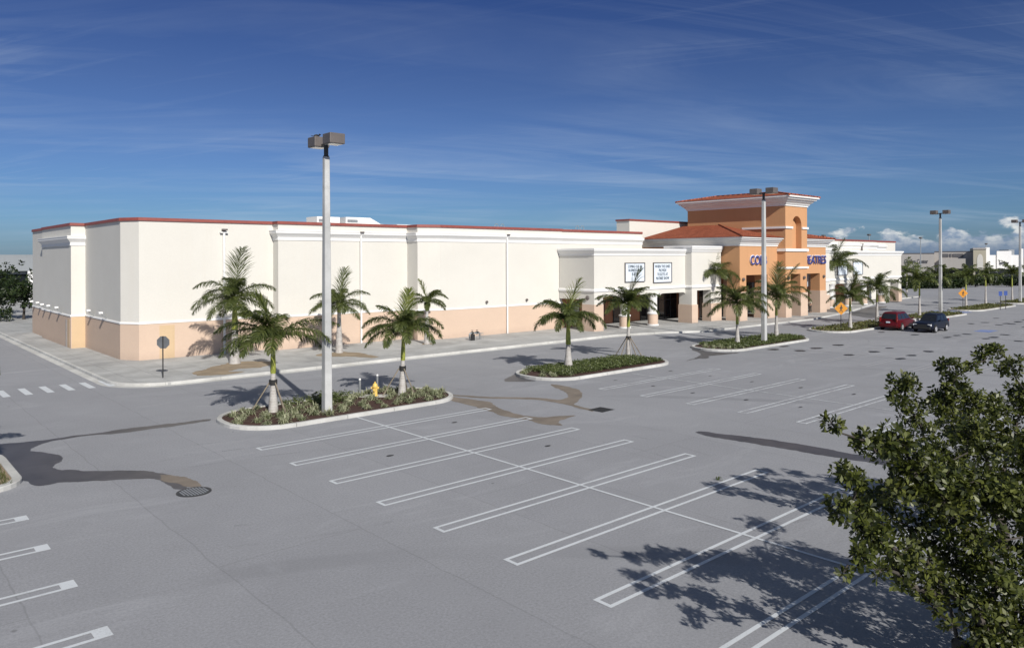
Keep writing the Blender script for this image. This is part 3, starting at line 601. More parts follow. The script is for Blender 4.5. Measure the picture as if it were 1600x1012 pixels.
part('pier_base', MB().box(80.61,81.93,43.32,46.08,.1,2.9).box(84.07,85.78,43.32,46.08,.1,2.9), M['peach'])
part('tower_cornice', MB().sweep(TW,[(-.05,12.95),(.10,12.95),(.10,13.12),(.18,13.14),(.28,13.3),(.52,13.48),(.58,13.62),(.82,13.7),(.82,13.86),(1.05,13.9),(1.05,14.08),(-.05,14.1)],True), M['white'])
x0,x1,y0,y1 = 79.6,86.9,42.3,57.8; xm=(x0+x1)/2
tr_ = part('tile_roof', MB().add([(x0,y0,14.1),(x1,y0,14.1),(x1,y1,14.1),(x0,y1,14.1),(xm,y0+3.65,14.8),(xm,y1-3.65,14.8)],[(0,1,4),(1,2,5,4),(2,3,5),(3,0,4,5),(3,2,1,0)]), M['tile'])
for a,b in (((x0,y0,14.1),(xm,y0+3.65,14.8)),((x1,y0,14.1),(xm,y0+3.65,14.8)),((x0,y1,14.1),(xm,y1-3.65,14.8)),((xm,y0+3.65,14.8),(xm,y1-3.65,14.8))): part('hip_ridge', MB().tube([a,b],.12,8), M['tile'], tr_)
tp = lambda z,h,path: part('string_course', MB().sweep(path,[(-.02,z),(.14,z),(.14,z+h),(-.02,z+h)]), M['white'])
tp(10.35,.24,[(80.69,48.9),(80.69,43.4),(82.24,43.4)]); tp(10.35,.24,[(84.46,43.4),(85.81,43.4),(85.81,48.0)])
tp(7.72,.32,[(80.69,44.38),(80.69,43.4),(85.81,43.4),(85.81,44.38)]); tp(5.72,.22,[(80.69,44.38),(80.69,43.4),(85.81,43.4),(85.81,44.38)])
for x,y in ((81.2,43.4),(84.9,43.4),(91.9,44.4),(73.3,44.4)): part('wall_lamp', MB().lathe([(.15,-.02),(.20,-.08),(.16,-.22),(.05,-.26)],12,(x,y,4.65),'y'), M['bronze'])
# lobby front inside the portal
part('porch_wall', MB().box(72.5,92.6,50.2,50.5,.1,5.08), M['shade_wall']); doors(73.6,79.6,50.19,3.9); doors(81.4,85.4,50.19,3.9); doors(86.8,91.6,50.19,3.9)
part('inner_pier', MB().box(76.4,77.6,47.6,48.8,.1,5.08).box(88.4,89.4,48.4,49.4,.1,5.08), M['peach'])
bn = part('hanging_banner', MB().box(91.0,91.85,46.0,46.04,3.35,5.0), M['board']); 
# letters of the name, split left and right of the tower
def name_letters(body, xl, width, z):
    bk = text(body,(xl,44.4-.09,z),1.06,width,M['lettwhite'],B,.05,'sign_lettering',.018,align='LEFT')
    text(body,(0,0,.075),1.0,width*.985,M['lettblue'],bk,.03,'letter_face',.010,rot=(0,0,0),align='LEFT')
name_letters('COBB',74.6,3.5,6.25); name_letters('THEATRES',86.0,6.45,6.25)
# right porch, mirrored
porch(98.2,124.1,52.5,(101.0,106.2,111.4,117.6),.3,1.1,None)
ringwall([(98.2,47.4),(124.1,47.4),(124.1,52.5)])
for x in (101.0,106.2,111.4,117.6): column(x,47.8)
part('pier', MB().box(123.0,124.1,47.4,48.6,2.06,3.62).box(123.7,124.1,48.6,52.5,3.1,3.6), M['cream']); part('pier_base', MB().box(122.93,124.17,47.33,48.67,.1,2.06), M['peach'])
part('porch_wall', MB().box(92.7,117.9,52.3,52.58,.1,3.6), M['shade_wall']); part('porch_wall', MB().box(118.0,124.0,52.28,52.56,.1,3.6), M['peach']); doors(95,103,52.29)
board(102.2,105.1,4.6,6.4,47.4,['','']); board(107.0,110.0,4.6,6.4,47.4,['',''])
part('wall', MB().box(92.61,98.19,46.6,52.29,3.55,7.72), M['cream']); part('cornice', MB().sweep([(92.61,46.6),(98.19,46.6),(98.19,50)],[(-.05,7.6),(.06,7.62),(.10,7.72),(.16,7.86),(.24,7.95),(.24,8.08),(.3,8.1),(.3,8.28),(-.05,8.3)]), M['white'])
part('belt_course', MB().sweep([(92.61,46.6),(98.19,46.6),(98.19,47.3)],[(-.05,3.80),(.05,3.82),(.10,3.88),(.10,4.02),(.05,4.10),(-.05,4.12)]), M['white'])
part('pier', MB().box(97.2,98.15,46.6,48.2,2.06,3.55), M['cream']); part('pier_base', MB().box(97.13,98.22,46.53,48.27,.1,2.06), M['peach'])
# ------------------------------------------------------------------ palms
def unit(v): return v/np.maximum(1e-9,np.linalg.norm(v,axis=-1,keepdims=True))
def frond_geo(az, el0, Lf, droop, nl, ll, rng, twist=0., wid=.042, fw_=0., g_=1.):
    S = 26; s = np.linspace(0,1,S); e = np.radians(el0-droop*s**1.25); a = np.radians(az+twist*s)
    tan = np.stack([np.cos(e)*np.cos(a), np.cos(e)*np.sin(a), np.sin(e)],1); P = np.cumsum(np.vstack([[0,0,0],tan[:-1]*Lf/(S-1)]),0)
    V=[];F=[]
    # midrib: tapered four-sided rod
    side = unit(np.cross(tan,[0,0,1.])); up = np.cross(side,tan); rad = (.030*(1-s)+.005)[:,None]
    ring = np.stack([P+side*rad,P+up*rad,P-side*rad,P-up*rad],1).reshape(-1,3); V.append(ring)
    i = np.arange(S-1)[:,None]*4; 
    for j in range(4): F.append(np.concatenate([i+j,i+(j+1)%4,i+4+(j+1)%4,i+4+j],1))
    b = len(ring)
    t = np.repeat(np.linspace(.10,.995,nl),2)+rng.uniform(-.006,.006,nl*2); t = np.clip(t,.02,1); sg = np.tile([1,-1],nl)[:,None]
    ip = lambda A: np.stack([np.interp(t,s,A[:,k]) for k in range(3)],1)
    p = ip(P); tg = unit(ip(tan)); sd = unit(ip(side)); upv = np.cross(sd,tg)
    ln = ll*(np.sin(np.pi*np.clip(t*.80+.16,0,1))**.7)*rng.uniform(.8,1.1,nl*2)
    fwd = .5+.55*t+rng.uniform(-.15,.15,nl*2)+fw_; lift = rng.uniform(-.6,.8,nl*2)
    d1 = unit(sd*sg+tg*fwd[:,None]+upv*lift[:,None]); grav = np.array([0,0,-1.])
    d2 = unit(d1+grav*(g_*(.30+rng.uniform(0,.45,nl*2)))[:,None]); d3 = unit(d2+grav*(g_*(.40+rng.uniform(0,.5,nl*2)))[:,None])
    q1 = p+d1*(ln*.38)[:,None]; q2 = q1+d2*(ln*.34)[:,None]; q3 = q2+d3*(ln*.28)[:,None]
    wv = unit(np.cross(d1, unit(upv+rng.normal(0,.5,(nl*2,3)))))*wid
    rows = [p-wv*.35,p+wv*.35,q1-wv*.5,q1+wv*.5,q2-wv*.42,q2+wv*.42,q3-wv*.08,q3+wv*.08]
    LV = np.stack(rows,1).reshape(-1,3); V.append(LV); k = np.arange(nl*2)[:,None]*8+b
    for j in (0,2,4): F.append(np.concatenate([k+j,k+j+1,k+j+3,k+j+2],1))
    return np.vstack(V), np.vstack(F)
def palm(name, label, x, y, z0, zg, zs, ztop, rad, seed, fr=None, lean=(0,0), near=True, tr=.19, group='royal palms', stakes=0, n=12, dead=None, young=False):
    """zg: top of the grey trunk, zs: top of the green crownshaft, ztop: tip of the upright spear, rad: reach of the crown"""
    rng = np.random.default_rng(seed); rnd = random.Random(seed)
    t = thing(name, label, 'palm tree', (x,y,z0), 0, group)
    lx,ly = lean; cl = lambda z: (lx*z/zs, ly*z/zs, z)
    hz = [0,.05*zg,.15*zg,.35*zg,.6*zg,.85*zg,zg]; rr_ = [tr*1.15,tr*1.05,tr,tr*.86,tr*.66,tr*.55,tr*.52]
    MB().tube([cl(z-.05 if z==0 else z) for z in hz], rr_, 14).build('trunk', M['trunk'], t, smooth=True)
    hs_ = [zg,zg+.06,zg+(zs-zg)*.3,zg+(zs-zg)*.7,zs]
    MB().tube([cl(z) for z in hs_], [tr*.50,tr*.60,tr*.56,tr*.42,tr*.30], 12).build('crownshaft', M['shaft'], t, smooth=True)
    specs = []
    if fr is None:
        a0 = rnd.uniform(0,360)
        for i in range(n):
            ring_ = i/(n-1); specs.append((a0+i*137.5+rnd.uniform(-14,14), 74-62*ring_+rnd.uniform(-8,8), rnd.uniform(.92,1.12), 70+48*ring_+rnd.uniform(-15,15)))
    else: specs = fr
    specs = specs+[(rnd.uniform(0,360),rnd.uniform(58,72),rnd.uniform(.7,.9),rnd.uniform(60,95)) for _ in range(3 if near else 1)]
    for i,(az_,el_,k,dr) in enumerate(specs):
        nl = 120 if near else 36; el_ = 11+.86*el_; dr *= .95
        V,F = frond_geo(az_, el_, rad*1.28*k, dr, nl, (.30 if near else .32)*rad, rng, rnd.uniform(-18,18), (.030 if near else .085)*max(1,rad/2.3))
        np_mesh('frond', V+np.array(cl(zs-.05)), F, M['frond'], t) if near else specs.__setitem__(i,(V+np.array(cl(zs-.05)),F))
    hsp = ztop-zs
    V,F = frond_geo(rnd.uniform(0,360), 80, hsp*1.04, 22, 64 if near else 22, hsp*.42, rng, 0, .034 if near else .07, .75, .35)
    V = V+np.array(cl(zs-.08))
    if near: np_mesh('spear_leaf', V, F, M['frond_y'] if young else M['frond'], t)
    else:
        allv=[V];allf=[F];b=len(V)
        for v_,f_ in specs: allv.append(v_);allf.append(f_+b);b+=len(v_)
        np_mesh('crown', np.vstack(allv), np.vstack(allf), M['frond'], t)
    if dead:
        V,F = frond_geo(dead[0], dead[1], dead[2], dead[3], 46, .5, rng, 0, .05); np_mesh('dry_frond', V+np.array(cl(zs-.3)), F, M['frond_dead'], t)
    for i in range(stakes):
        a = R(40+360*i/stakes); MB().tube([(1.0*math.cos(a),1.0*math.sin(a),.0),(tr*.75*math.cos(a),tr*.75*math.sin(a),1.35)],.032,5).build('stake', M['wood'], t)
    if stakes: MB().lathe([(tr*.86,0),(tr*.88,.22)],14,(lx*1.3/zs,ly*1.3/zs,1.25)).build('strap', M['strap'], t)
    return t
# fronds: (azimuth in degrees from +X, start elevation, length factor, droop).  The camera looks along azimuth 48.
GI = 'palms in the planting islands'; GW = 'palms along the cinema pavement'
RT, LF = -42, 138        # directions that lie to the right and to the left of the view
palm('royal_palm','royal palm with yellow-green crownshaft and wooden stakes, left of the first lamp post',14.61,32.62,.1,1.75,3.4,5.6,2.25,11,
     [(LF+12,38,1.0,95),(LF-22,20,1.0,80),(LF+40,10,.95,85),(LF-5,5,.85,90),(RT+5,34,1.1,75),(RT-18,22,1.05,80),(RT+30,8,.9,85),(48,55,.8,90),(228,40,.7,110),(250,15,.75,95),(205,12,.8,95),(70,25,.8,90)],group=GI,stakes=3,young=True,tr=.21)
palm('royal_palm','royal palm with dark strapped trunk beside the yellow hydrant',21.27,32.25,.1,1.75,3.35,5.45,1.85,12,
     [(LF,42,1.05,110),(LF-25,15,1.0,85),(LF+30,18,1.0,90),(LF+5,-5,.95,75),(RT,40,1.0,105),(RT+20,18,1.0,100),(RT-25,12,.95,95),(50,50,.8,100),(228,45,.75,115),(245,12,.8,95),(200,5,.85,95),(20,25,.85,90)],group=GI,stakes=3,young=True,tr=.2,lean=(.12,0))
palm('royal_palm','tallest pavement palm, full dark crown before the blank cream wall, with a hanging dry frond',19.45,49.3,.15,2.2,4.35,7.7,2.35,13,
     [(LF+8,55,1.05,110),(LF-20,30,1.0,95),(LF+30,12,1.0,85),(LF,-2,1.05,75),(LF-40,-20,.9,60),(RT+8,45,1.0,95),(RT-20,22,1.0,95),(RT+28,8,.95,85),(RT,-10,.9,70),(50,60,.8,100),(228,50,.8,110),(235,10,.8,95),(260,-15,.8,70),(195,-18,.85,65)],group=GW,dead=(RT-10,-15,1.9,75),tr=.34)
palm('royal_palm','slim pavement palm half hidden behind the first lamp post',27.31,49.66,.15,2.95,3.6,6.3,1.95,14,
     [(LF+5,48,1.0,105),(LF-25,18,1.0,90),(LF+25,5,1.0,80),(RT+8,52,1.05,95),(RT-15,22,1.0,90),(RT+25,-2,1.05,70),(RT-30,-18,.9,60),(228,50,.8,110),(250,10,.85,90),(210,-15,.9,65),(60,45,.8,90)],group=GW,tr=.26)
palm('royal_palm','smallest pavement palm with pale yellow-green crown by the wall step',35.32,49.91,.15,2.9,3.5,5.3,1.45,15,
     [(LF+5,52,1.1,115),(LF-15,20,1.0,95),(LF+25,-8,1.0,70),(RT+5,48,1.1,115),(RT-20,12,1.0,90),(RT+20,-12,1.0,65),(228,40,.8,110),(240,-10,.8,80),(60,35,.8,100)],group=GW,young=True,tr=.23)
palm('royal_palm','island palm with arching side fronds and a bright yellow-green young leaf',34.08,32.9,.1,1.5,3.2,5.7,2.0,16,
     [(LF,60,1.05,115),(LF-15,12,1.05,105),(LF+25,30,.9,110),(LF+8,20,.75,100),(RT,22,1.1,110),(RT+25,8,.95,95),(RT-25,30,.85,100),(48,55,.8,95),(228,55,.7,110),(232,25,.75,105),(250,5,.8,90),(205,8,.8,95)],group=GI,young=True,tr=.27,n=12)
palm('royal_palm','staked palm with upright tuft crown in front of the sign boards',41.06,33.81,.1,2.1,3.65,6.3,1.85,17,
     [(LF+5,40,1.1,85),(LF-20,25,1.05,85),(LF+30,15,1.0,90),(RT,40,1.1,75),(RT+22,25,1.05,85),(RT-25,10,1.0,85),(48,60,.9,85),(228,60,.9,80),(240,25,.8,100),(215,8,.8,90),(LF,65,.9,70),(RT+10,68,.9,75)],group=GI,stakes=5,tr=.2)
palm('royal_palm','palm with wide drooping crown growing in the pavement before the raised bay',71.4,47.0,.15,3.6,5.2,7.9,2.9,18,
     [(LF,42,1.1,100),(LF-22,22,1.0,95),(LF+25,15,1.0,95),(RT,48,1.0,95),(RT+25,25,.9,95),(RT-22,15,.9,90),(228,55,.8,100),(245,20,.8,100),(205,25,.8,100),(50,60,.8,90),(RT+5,-10,.8,70)],group=GW,tr=.22,near=True)
palm('royal_palm','palm left of the second lamp post with fronds reaching across it',53.34,32.81,.1,1.6,3.35,6.0,2.25,19,
     [(LF,48,1.0,105),(LF-25,20,1.05,90),(LF+25,5,1.0,85),(LF,-8,.95,70),(RT,38,1.05,95),(RT-20,18,1.05,90),(RT+25,5,1.0,85),(RT,-5,1.0,70),(228,55,.8,110),(245,10,.8,95),(210,0,.8,90),(50,60,.8,90)],group=GI,tr=.2)
palm('royal_palm','palm right of the second lamp post with tall leaning young leaf',60.41,33.36,.1,1.9,3.6,6.6,2.3,20,
     [(LF,42,1.0,105),(LF-25,22,1.0,90),(LF+25,8,1.0,85),(RT,40,1.15,100),(RT-15,22,1.1,95),(RT+25,5,1.0,80),(RT-5,62,1.2,25),(228,50,.8,110),(245,5,.8,95),(210,0,.8,90),(60,55,.8,90)],group=GI,tr=.2)
palm('royal_palm','tall palm standing just right of the orange portal',101.67,47.62,.15,3.2,5.6,9.5,3.5,21,None,group=GW,tr=.26,n=13,near=True)
palm('royal_palm','palm behind the nearer yellow walking-figure sign',73.0,32.6,.1,1.7,3.1,5.6,1.9,22,
     [(LF,45,1.05,95),(LF-25,12,1.0,90),(LF+20,-5,1.0,75),(RT+10,40,1.0,100),(RT-15,10,1.0,90),(228,50,.8,100),(240,5,.8,90),(60,60,.8,90),(RT,80,.8,15)],group=GI,tr=.2)
palm('royal_palm','palm with grey drooping fronds standing left of the red car',81.34,33.5,.1,2.2,3.6,5.3,2.4,23,
     [(LF,45,1.1,115),(LF-25,15,1.0,90),(LF+25,-5,1.0,75),(RT,50,1.05,110),(RT-20,12,1.05,90),(RT+20,-8,1.0,70),(228,30,.8,110),(240,-10,.8,90),(50,50,.8,100)],group=GI,tr=.19)
for (x,y,zg,zs,zt,rd,sd_,lb) in [(137.8,51.7,2.6,4.2,7.0,2.4,31,'palm at the far end of the cinema pavement, last before the grey store'),(93.5,33.7,2.4,4.2,6.4,2.6,32,'dense palm between the dark car and the third lamp post'),
    (102.2,34.4,2.6,4.3,6.0,2.3,33,'palm just right of the third lamp post'),(116.3,35.9,2.3,4.0,5.6,2.5,34,'palm beside the farther yellow walking-figure sign'),
    (124.3,35.8,2.6,4.1,5.5,2.4,35,'slim palm between the farther yellow sign and the small blue signs'),(136.2,35.6,2.2,4.2,5.7,2.6,36,'palm just left of the lamp post at the right edge of the lot')]:
    palm('royal_palm',lb,x,y,.12,zg,zs,zt,rd*.86,sd_,None,near=False,tr=.17,group=GI if y<40 else GW,n=10)
palm('royal_palm','palm in the grass island at the left edge of the lot',2.2,30.2,.12,1.6,3.3,5.6,1.7,41,None,group=GI,tr=.2)

# ------------------------------------------------------------------ broadleaf trees
def leaf_verts(C, rad, n, size, rng, flat=.8, upb=.35):
    """n leaves in whorls scattered through the clump spheres C, rad"""
    per = 7; k = max(1,n//per); idx = rng.choice(len(C), k, p=rad**2/np.sum(rad**2))
    d = unit(rng.normal(0,1,(k,3))); r = rad[idx]*rng.uniform(.2,1.25,k)**.75
    c = C[idx]+d*r[:,None]*np.array([1,1,flat]); ax = unit(d*.8+np.array([0,0,upb])+rng.normal(0,.35,(k,3)))
    a1 = unit(np.cross(ax,rng.normal(0,1,(k,3)))); a2 = np.cross(ax,a1); V=[]
    for j in range(per):
        t = 2*np.pi*(j/per)+rng.uniform(0,1,k); out = a1*np.cos(t)[:,None]+a2*np.sin(t)[:,None]
        ld = unit(out+ax*rng.uniform(.1,.9,k)[:,None]); wd = unit(np.cross(ld,ax)+rng.normal(0,.25,(k,3))); s = size*rng.uniform(.7,1.25,k)[:,None]
        b = c+ld*s*.12; V.append(np.stack([b, b+ld*s*.6+wd*s*.25, b+ld*s, b+ld*s*.6-wd*s*.25],1))
    V = np.concatenate(V,0).reshape(-1,3); F = np.arange(len(V)).reshape(-1,4); return V,F
def tree(name, label, base, clumps, n, size, seed, leafmat, trunk_r=.12, fork=.45, group=None, cat='tree', limbs=True):
    rng = np.random.default_rng(seed); t = thing(name, label, cat, base, 0, group); b0 = np.array(base)
    C = np.array([c[:3] for c in clumps])-b0; rad = np.array([c[3] for c in clumps])
    ctr = C.mean(0); fk = np.array([ctr[0]*.25,ctr[1]*.25,max(.6,C[:,2].min()*fork+.3)])
    tk = MB().tube([(0,0,-.1),(fk[0]*.3,fk[1]*.3,fk[2]*.5),tuple(fk)],[trunk_r*1.25,trunk_r,trunk_r*.85],10); tk.build('trunk', M['bark'], t, smooth=True)
    V,F = leaf_verts(C, rad, n, size, rng); cr = np_mesh('crown', V, F, leafmat, t)
    if limbs:
        lm = MB(); done = [tuple(fk)]; par = {}; todo = list(range(len(C))); rad_ = {}
        order = []
        while todo:      # every clump hangs on the nearest branch that already leads back to the fork
            best = min(((np.linalg.norm(C[i]-np.array(d))+.35*np.linalg.norm(np.array(d)-fk),i,k) for i in todo for k,d in enumerate(done)))
            _,i,k = best; par[len(done)] = (k,i); done.append(tuple(C[i])); todo.remove(i); order.append(len(done)-1)
        wt = [1]*len(done)
        for k in reversed(order): wt[par[k][0]] += wt[k]
        for k in order:
            p_,i = par[k]; a,c = np.array(done[p_]),C[i]; ln = np.linalg.norm(c-a); r1 = min(trunk_r*.7,.012*wt[k]**.55+.004); m1 = a*.6+c*.4+rng.normal(0,.09,3)*ln; m2 = a*.25+c*.75+rng.normal(0,.07,3)*ln
            lm.tube([tuple(a),tuple(m1),tuple(m2),tuple(c)],[r1*1.15,r1,r1*.9,r1*.75],6,cap=False)
            for j in range(6):
                e = c+unit(rng.normal(0,1,3))*rad[i]*rng.uniform(.7,1.1); lm.tube([tuple(c),tuple((c+e)/2+rng.normal(0,.04,3)),tuple(e)],[.009,.006,.003],4,cap=False)
        lm.build('limbs', M['bark'], t, smooth=True)
    return t
rnd = random.Random(77)
def px_clumps(lst):
    out = []
    for (px,py,r_,d) in lst:
        p = at(px,py,d); out.append((p.x,p.y,p.z,r_/1176.2*d))
    return out
near = px_clumps([(1300,662,13,11.8),(1350,688,22,12),(1378,700,24,12.2),(1402,682,26,12.3),(1322,738,17,11.6),(1338,752,18,11.7),(1312,792,20,11.5),(1340,800,24,11.7),(1362,826,28,12),(1345,866,20,11.4),(1318,893,9,11.3),(1376,846,24,11.8),(1408,868,26,12),(1376,892,14,11.6),(1408,902,18,12),(1442,922,18,12),(1458,946,11,11.8),
   (1432,742,34,12.5),(1470,765,36,12.6),(1492,815,38,12.6),(1535,850,38,12.2),(1560,905,44,12),(1588,790,42,12.8),(1476,920,30,12.2),(1488,975,13,11.7),(1528,950,32,12),(1560,985,36,12),(1440,835,34,13.0),(1605,955,46,12.2),(1418,708,26,12.6),(1402,768,26,12.4),(1545,770,34,12.9),(1450,880,30,12.4),(1500,880,34,12.8),(1540,1000,24,11.9),(1590,1025,44,12),(1640,880,60,12.5),(1680,990,70,12.2),(1660,790,56,13),(1720,900,70,12.6),(1620,720,44,13.2),(1540,1040,34,12)])
near += [(14.6+rnd.uniform(-.8,2.0), 4.6+rnd.uniform(-1.5,1.2), 3.2+rnd.uniform(-.9,.8), rnd.uniform(.25,.42)) for _ in range(9)]
tree('shade_tree','nearest glossy-leaved tree, filling the lower right corner of the lot',(14.0,4.4,0),near,30000,.112,3,M['leaf'],.12)
back = px_clumps([(1412,600,20,17.5),(1400,625,13,17.4),(1424,640,20,17.6),(1440,668,22,17.6),(1474,628,26,18),(1484,575,18,17.8),(1488,602,20,18),(1540,556,15,18.2),(1556,543,9,18.2),(1580,572,20,18.4),(1518,572,10,18),(1512,622,26,18.2),(1548,640,32,18.4),(1500,668,28,18),(1532,700,34,18),(1585,690,36,18.4),(1455,705,26,17.8),(1604,620,30,18.6),(1490,730,32,18),(1640,640,44,18.6),(1650,720,50,18.4),(1700,680,48,18.6),(1560,755,40,18.2),(1480,770,30,18)])
tree('shade_tree','second glossy-leaved tree behind the nearest one, reaching up the right edge',(20.8,5.6,0),back,20000,.122,4,M['leaf'],.13)
# ------------------------------------------------------------------ planting under the palms
def blades(n, length, width, spread, seed, curl=.9):
    rng = np.random.default_rng(seed); a = rng.uniform(0,2*np.pi,n); e = np.radians(rng.uniform(25,85,n)); L_ = length*rng.uniform(.7,1.1,n)
    o = np.stack([rng.normal(0,spread,n),rng.normal(0,spread,n),np.zeros(n)],1); h = np.stack([np.cos(a),np.sin(a),np.zeros(n)],1)
    d1 = h*np.cos(e)[:,None]+np.array([0,0,1.])*np.sin(e)[:,None]; d2 = unit(d1+np.array([0,0,-curl])*rng.uniform(.5,1.2,n)[:,None]); sd = np.stack([-np.sin(a),np.cos(a),np.zeros(n)],1)*width
    q1 = o+d1*(L_*.6)[:,None]; q2 = q1+d2*(L_*.45)[:,None]
    V = np.stack([o-sd*.4,o+sd*.4,q1-sd*.5,q1+sd*.5,q2-sd*.08,q2+sd*.08],1).reshape(-1,3); k = np.arange(n)[:,None]*6
    return V, np.concatenate([np.concatenate([k,k+1,k+3,k+2],1),np.concatenate([k+2,k+3,k+5,k+4],1)],0)
protos = [np_mesh('lily_turf_clump', *blades(64,.36,.040,.06,s_,1.3), M['liriope']) for s_ in (1,2,3)]
def clump(x, y, k, s_, rz, group, label, src=protos, nm=None, cat='plant'):
    o = src[k%len(src)]
    if o.get('used'): o = o.copy(); link(o)
    else: o['used'] = True
    o.location = (x,y,.12); o.scale = (s_,s_,s_*.95); o.rotation_euler = (0,0,rz); return tag(o,label,cat,group)
def inside(x, y, isl, m_):
    x0,x1,y0,y1 = ISL[isl]; r_ = 2.1; cx = min(max(x,x0+r_),x1-r_); cy = min(max(y,y0+r_),y1-r_); return math.hypot(x-cx,y-cy) < r_-m_ 
rnd = random.Random(9); pts = []
def scatter(isl, n, dmin, avoid, m_=.5, cond=None):
    out = []; x0,x1,y0,y1 = ISL[isl]; t = 0
    while len(out) < n and t < 9000:
        t += 1; x,y = rnd.uniform(x0,x1),rnd.uniform(y0,y1)
        if not inside(x,y,isl,m_) or any(math.hypot(x-a,y-b) < c for a,b,c in avoid) or any(math.hypot(x-a,y-b) < dmin for a,b in out): continue
        if cond and not cond(x,y): continue
        out.append((x,y))
    return out
for (x,y) in scatter(0, 62, .58, [(14.61,32.62,.5),(21.27,32.25,.5),(16.34,30.84,.4),(20.08,32.88,.7)], .42, lambda x,y: y < 33.1 or x < 14.5 or x > 19):
    clump(x,y,rnd.randrange(3),rnd.uniform(.8,1.25),rnd.uniform(0,6),'lily turf in the hydrant island','grey-green lily turf clump in the mulch of the island with the yellow hydrant')
for (x,y) in scatter(1, 16, .5, [(34.08,32.9,.5)], .4, lambda x,y: x < 32.6 or x > 40.2):
    clump(x,y,rnd.randrange(3),rnd.uniform(.75,1.1),rnd.uniform(0,6),'lily turf in the island of the sign-board palms','grey-green lily turf clump at an end of the green-carpeted second island')
for (x,y) in scatter(2, 14, .5, [(53.34,32.8,.4)], .4, lambda x,y: x < 51.5 and y < 33.5):
    clump(x,y,rnd.randrange(3),rnd.uniform(.75,1.1),rnd.uniform(0,6),'lily turf in the second lamp post island','grey-green lily turf clump at the rounded end of the second lamp post island')
hed = [np_mesh('low_shrub', *leaf_verts(np.array([[0,0,.22],[.2,.1,.2],[-.2,-.05,.2]]),np.array([.3,.24,.24]),420,.085,np.random.default_rng(s_)), M['cover']) for s_ in (5,6)]
for (x,y) in [(15.6,33.4),(16.2,33.5),(16.8,33.3),(17.3,33.55),(17.9,33.3),(18.4,33.5),(18.9,33.35),(17.0,32.8),(17.8,32.7)]:
    clump(x,y,rnd.randrange(2),rnd.uniform(.8,1.1),rnd.uniform(0,6),'green shrubs in the hydrant island','low green shrub on the road side of the first lamp post in the hydrant island',hed,cat='shrub')
def cover(name, isl, n, h, size, seed, mat, cond=lambda x,y: True):
    rng = np.random.default_rng(seed); x0,x1,y0,y1 = ISL[isl]; C=[]
    while len(C) < n:
        x,y = rng.uniform(x0,x1),rng.uniform(y0,y1)
        if inside(x,y,isl,.38) and cond(x,y): C.append((x,y,.12+h*rng.uniform(.15,1.0)))
    C = np.array(C); ld = unit(rng.normal(0,1,(n,3))*np.array([1,1,.5])+np.array([0,0,.35])); wd = unit(np.cross(ld,rng.normal(0,1,(n,3)))); s = size*rng.uniform(.6,1.2,n)[:,None]
    V = np.stack([C,C+ld*s*.5+wd*s*.3,C+ld*s,C+ld*s*.5-wd*s*.3],1).reshape(-1,3)
    return tag(np_mesh(name,V,np.arange(len(V)).reshape(-1,4),mat), kind='stuff')
cover('ground_cover',1,15000,.22,.11,1,M['cover'],lambda x,y: 31.4 < x < 41.0 and y > 30.7)
cover('ground_cover',2,10000,.22,.13,2,M['cover'],lambda x,y: x > 50.4)
for i,(n,h) in {3:(2400,.10),4:(2400,.10),5:(2600,.12),6:(2200,.14)}.items(): cover('grass',i,n,h,.22,10+i,M['grass'])
rng = np.random.default_rng(8); n = 9000; C = np.stack([rng.uniform(-2,3.95,n),rng.uniform(27.55,32.25,n),np.full(n,.12)],1); ld = unit(rng.normal(0,.5,(n,3))+np.array([0,0,1.])); wd = unit(np.cross(ld,rng.normal(0,1,(n,3)))); s=.13*rng.uniform(.6,1.2,n)[:,None]
tag(np_mesh('grass',np.stack([C-wd*.012,C+wd*.012,C+ld*s+wd*.003,C+ld*s-wd*.003],1).reshape(-1,3),np.arange(4*n).reshape(-1,4),M['grass']),kind='stuff')
rng = np.random.default_rng(4)
bs = tag(np_mesh('bush', *leaf_verts(np.array([[0,0,.45],[.4,.3,.35],[-.5,-.2,.35]]),np.array([.6,.5,.5]),900,.14,rng), M['hedge']), 'dark rounded bush at the end of the bed beside the red car', 'bush'); bs.location=(79.8,32.3,.1)
# ------------------------------------------------------------------ lamp posts
def lamp_post(x, y, label, h=12.45, z=0):
    t = thing('lamp_post', label, 'lamp post', (x,y,z), 0, 'twin-box parking lot lamp posts')
    a,b = .185,.125; p_ = MB(); c_ = .03
    def sect(h_, w): return [(-w+c_,-w,h_),(w-c_,-w,h_),(w,-w+c_,h_),(w,w-c_,h_),(w-c_,w,h_),(-w+c_,w,h_),(-w,w-c_,h_),(-w,-w+c_,h_)]
    p_.add(sect(-.1,a)+sect(h-.95,b), [(i,(i+1)%8,8+(i+1)%8,8+i) for i in range(8)]+[tuple(range(8,16))]); p_.build('post', M['conc_pole'], t)
    MB().tube([(0,0,h-.96),(0,0,h-.38)],.10,12).lathe([(.13,h-.97),(.13,h-.90)],12).build('neck', M['darksteel'], t)
    MB().box(-.05,.05,-.42,.42,h-.44,h-.34).build('arm', M['darksteel'], t)
    for s_ in (-1,1):
        y0,y1 = sorted((s_*.36,s_*1.06)); hd = MB().box(-.37,.37,y0,y1,h-.46,h).build('lamp_head', M['bronze'], t, bevel=.03)
        MB().box(-.30,.30,y0+.06,y1-.06,h-.475,h-.461).build('lens', M['lens'], hd)
    return t
lamp_post(16.34,30.84,'nearest tall square concrete lamp post, standing in the hydrant island',12.55,.0)
lamp_post(55.69,31.82,'lamp post in front of the orange portal, between two palms',12.6)
lamp_post(101.05,34.0,'lamp post rising behind the dark car',12.75); lamp_post(132.57,33.6,'lamp post at the right edge of the view',12.6)
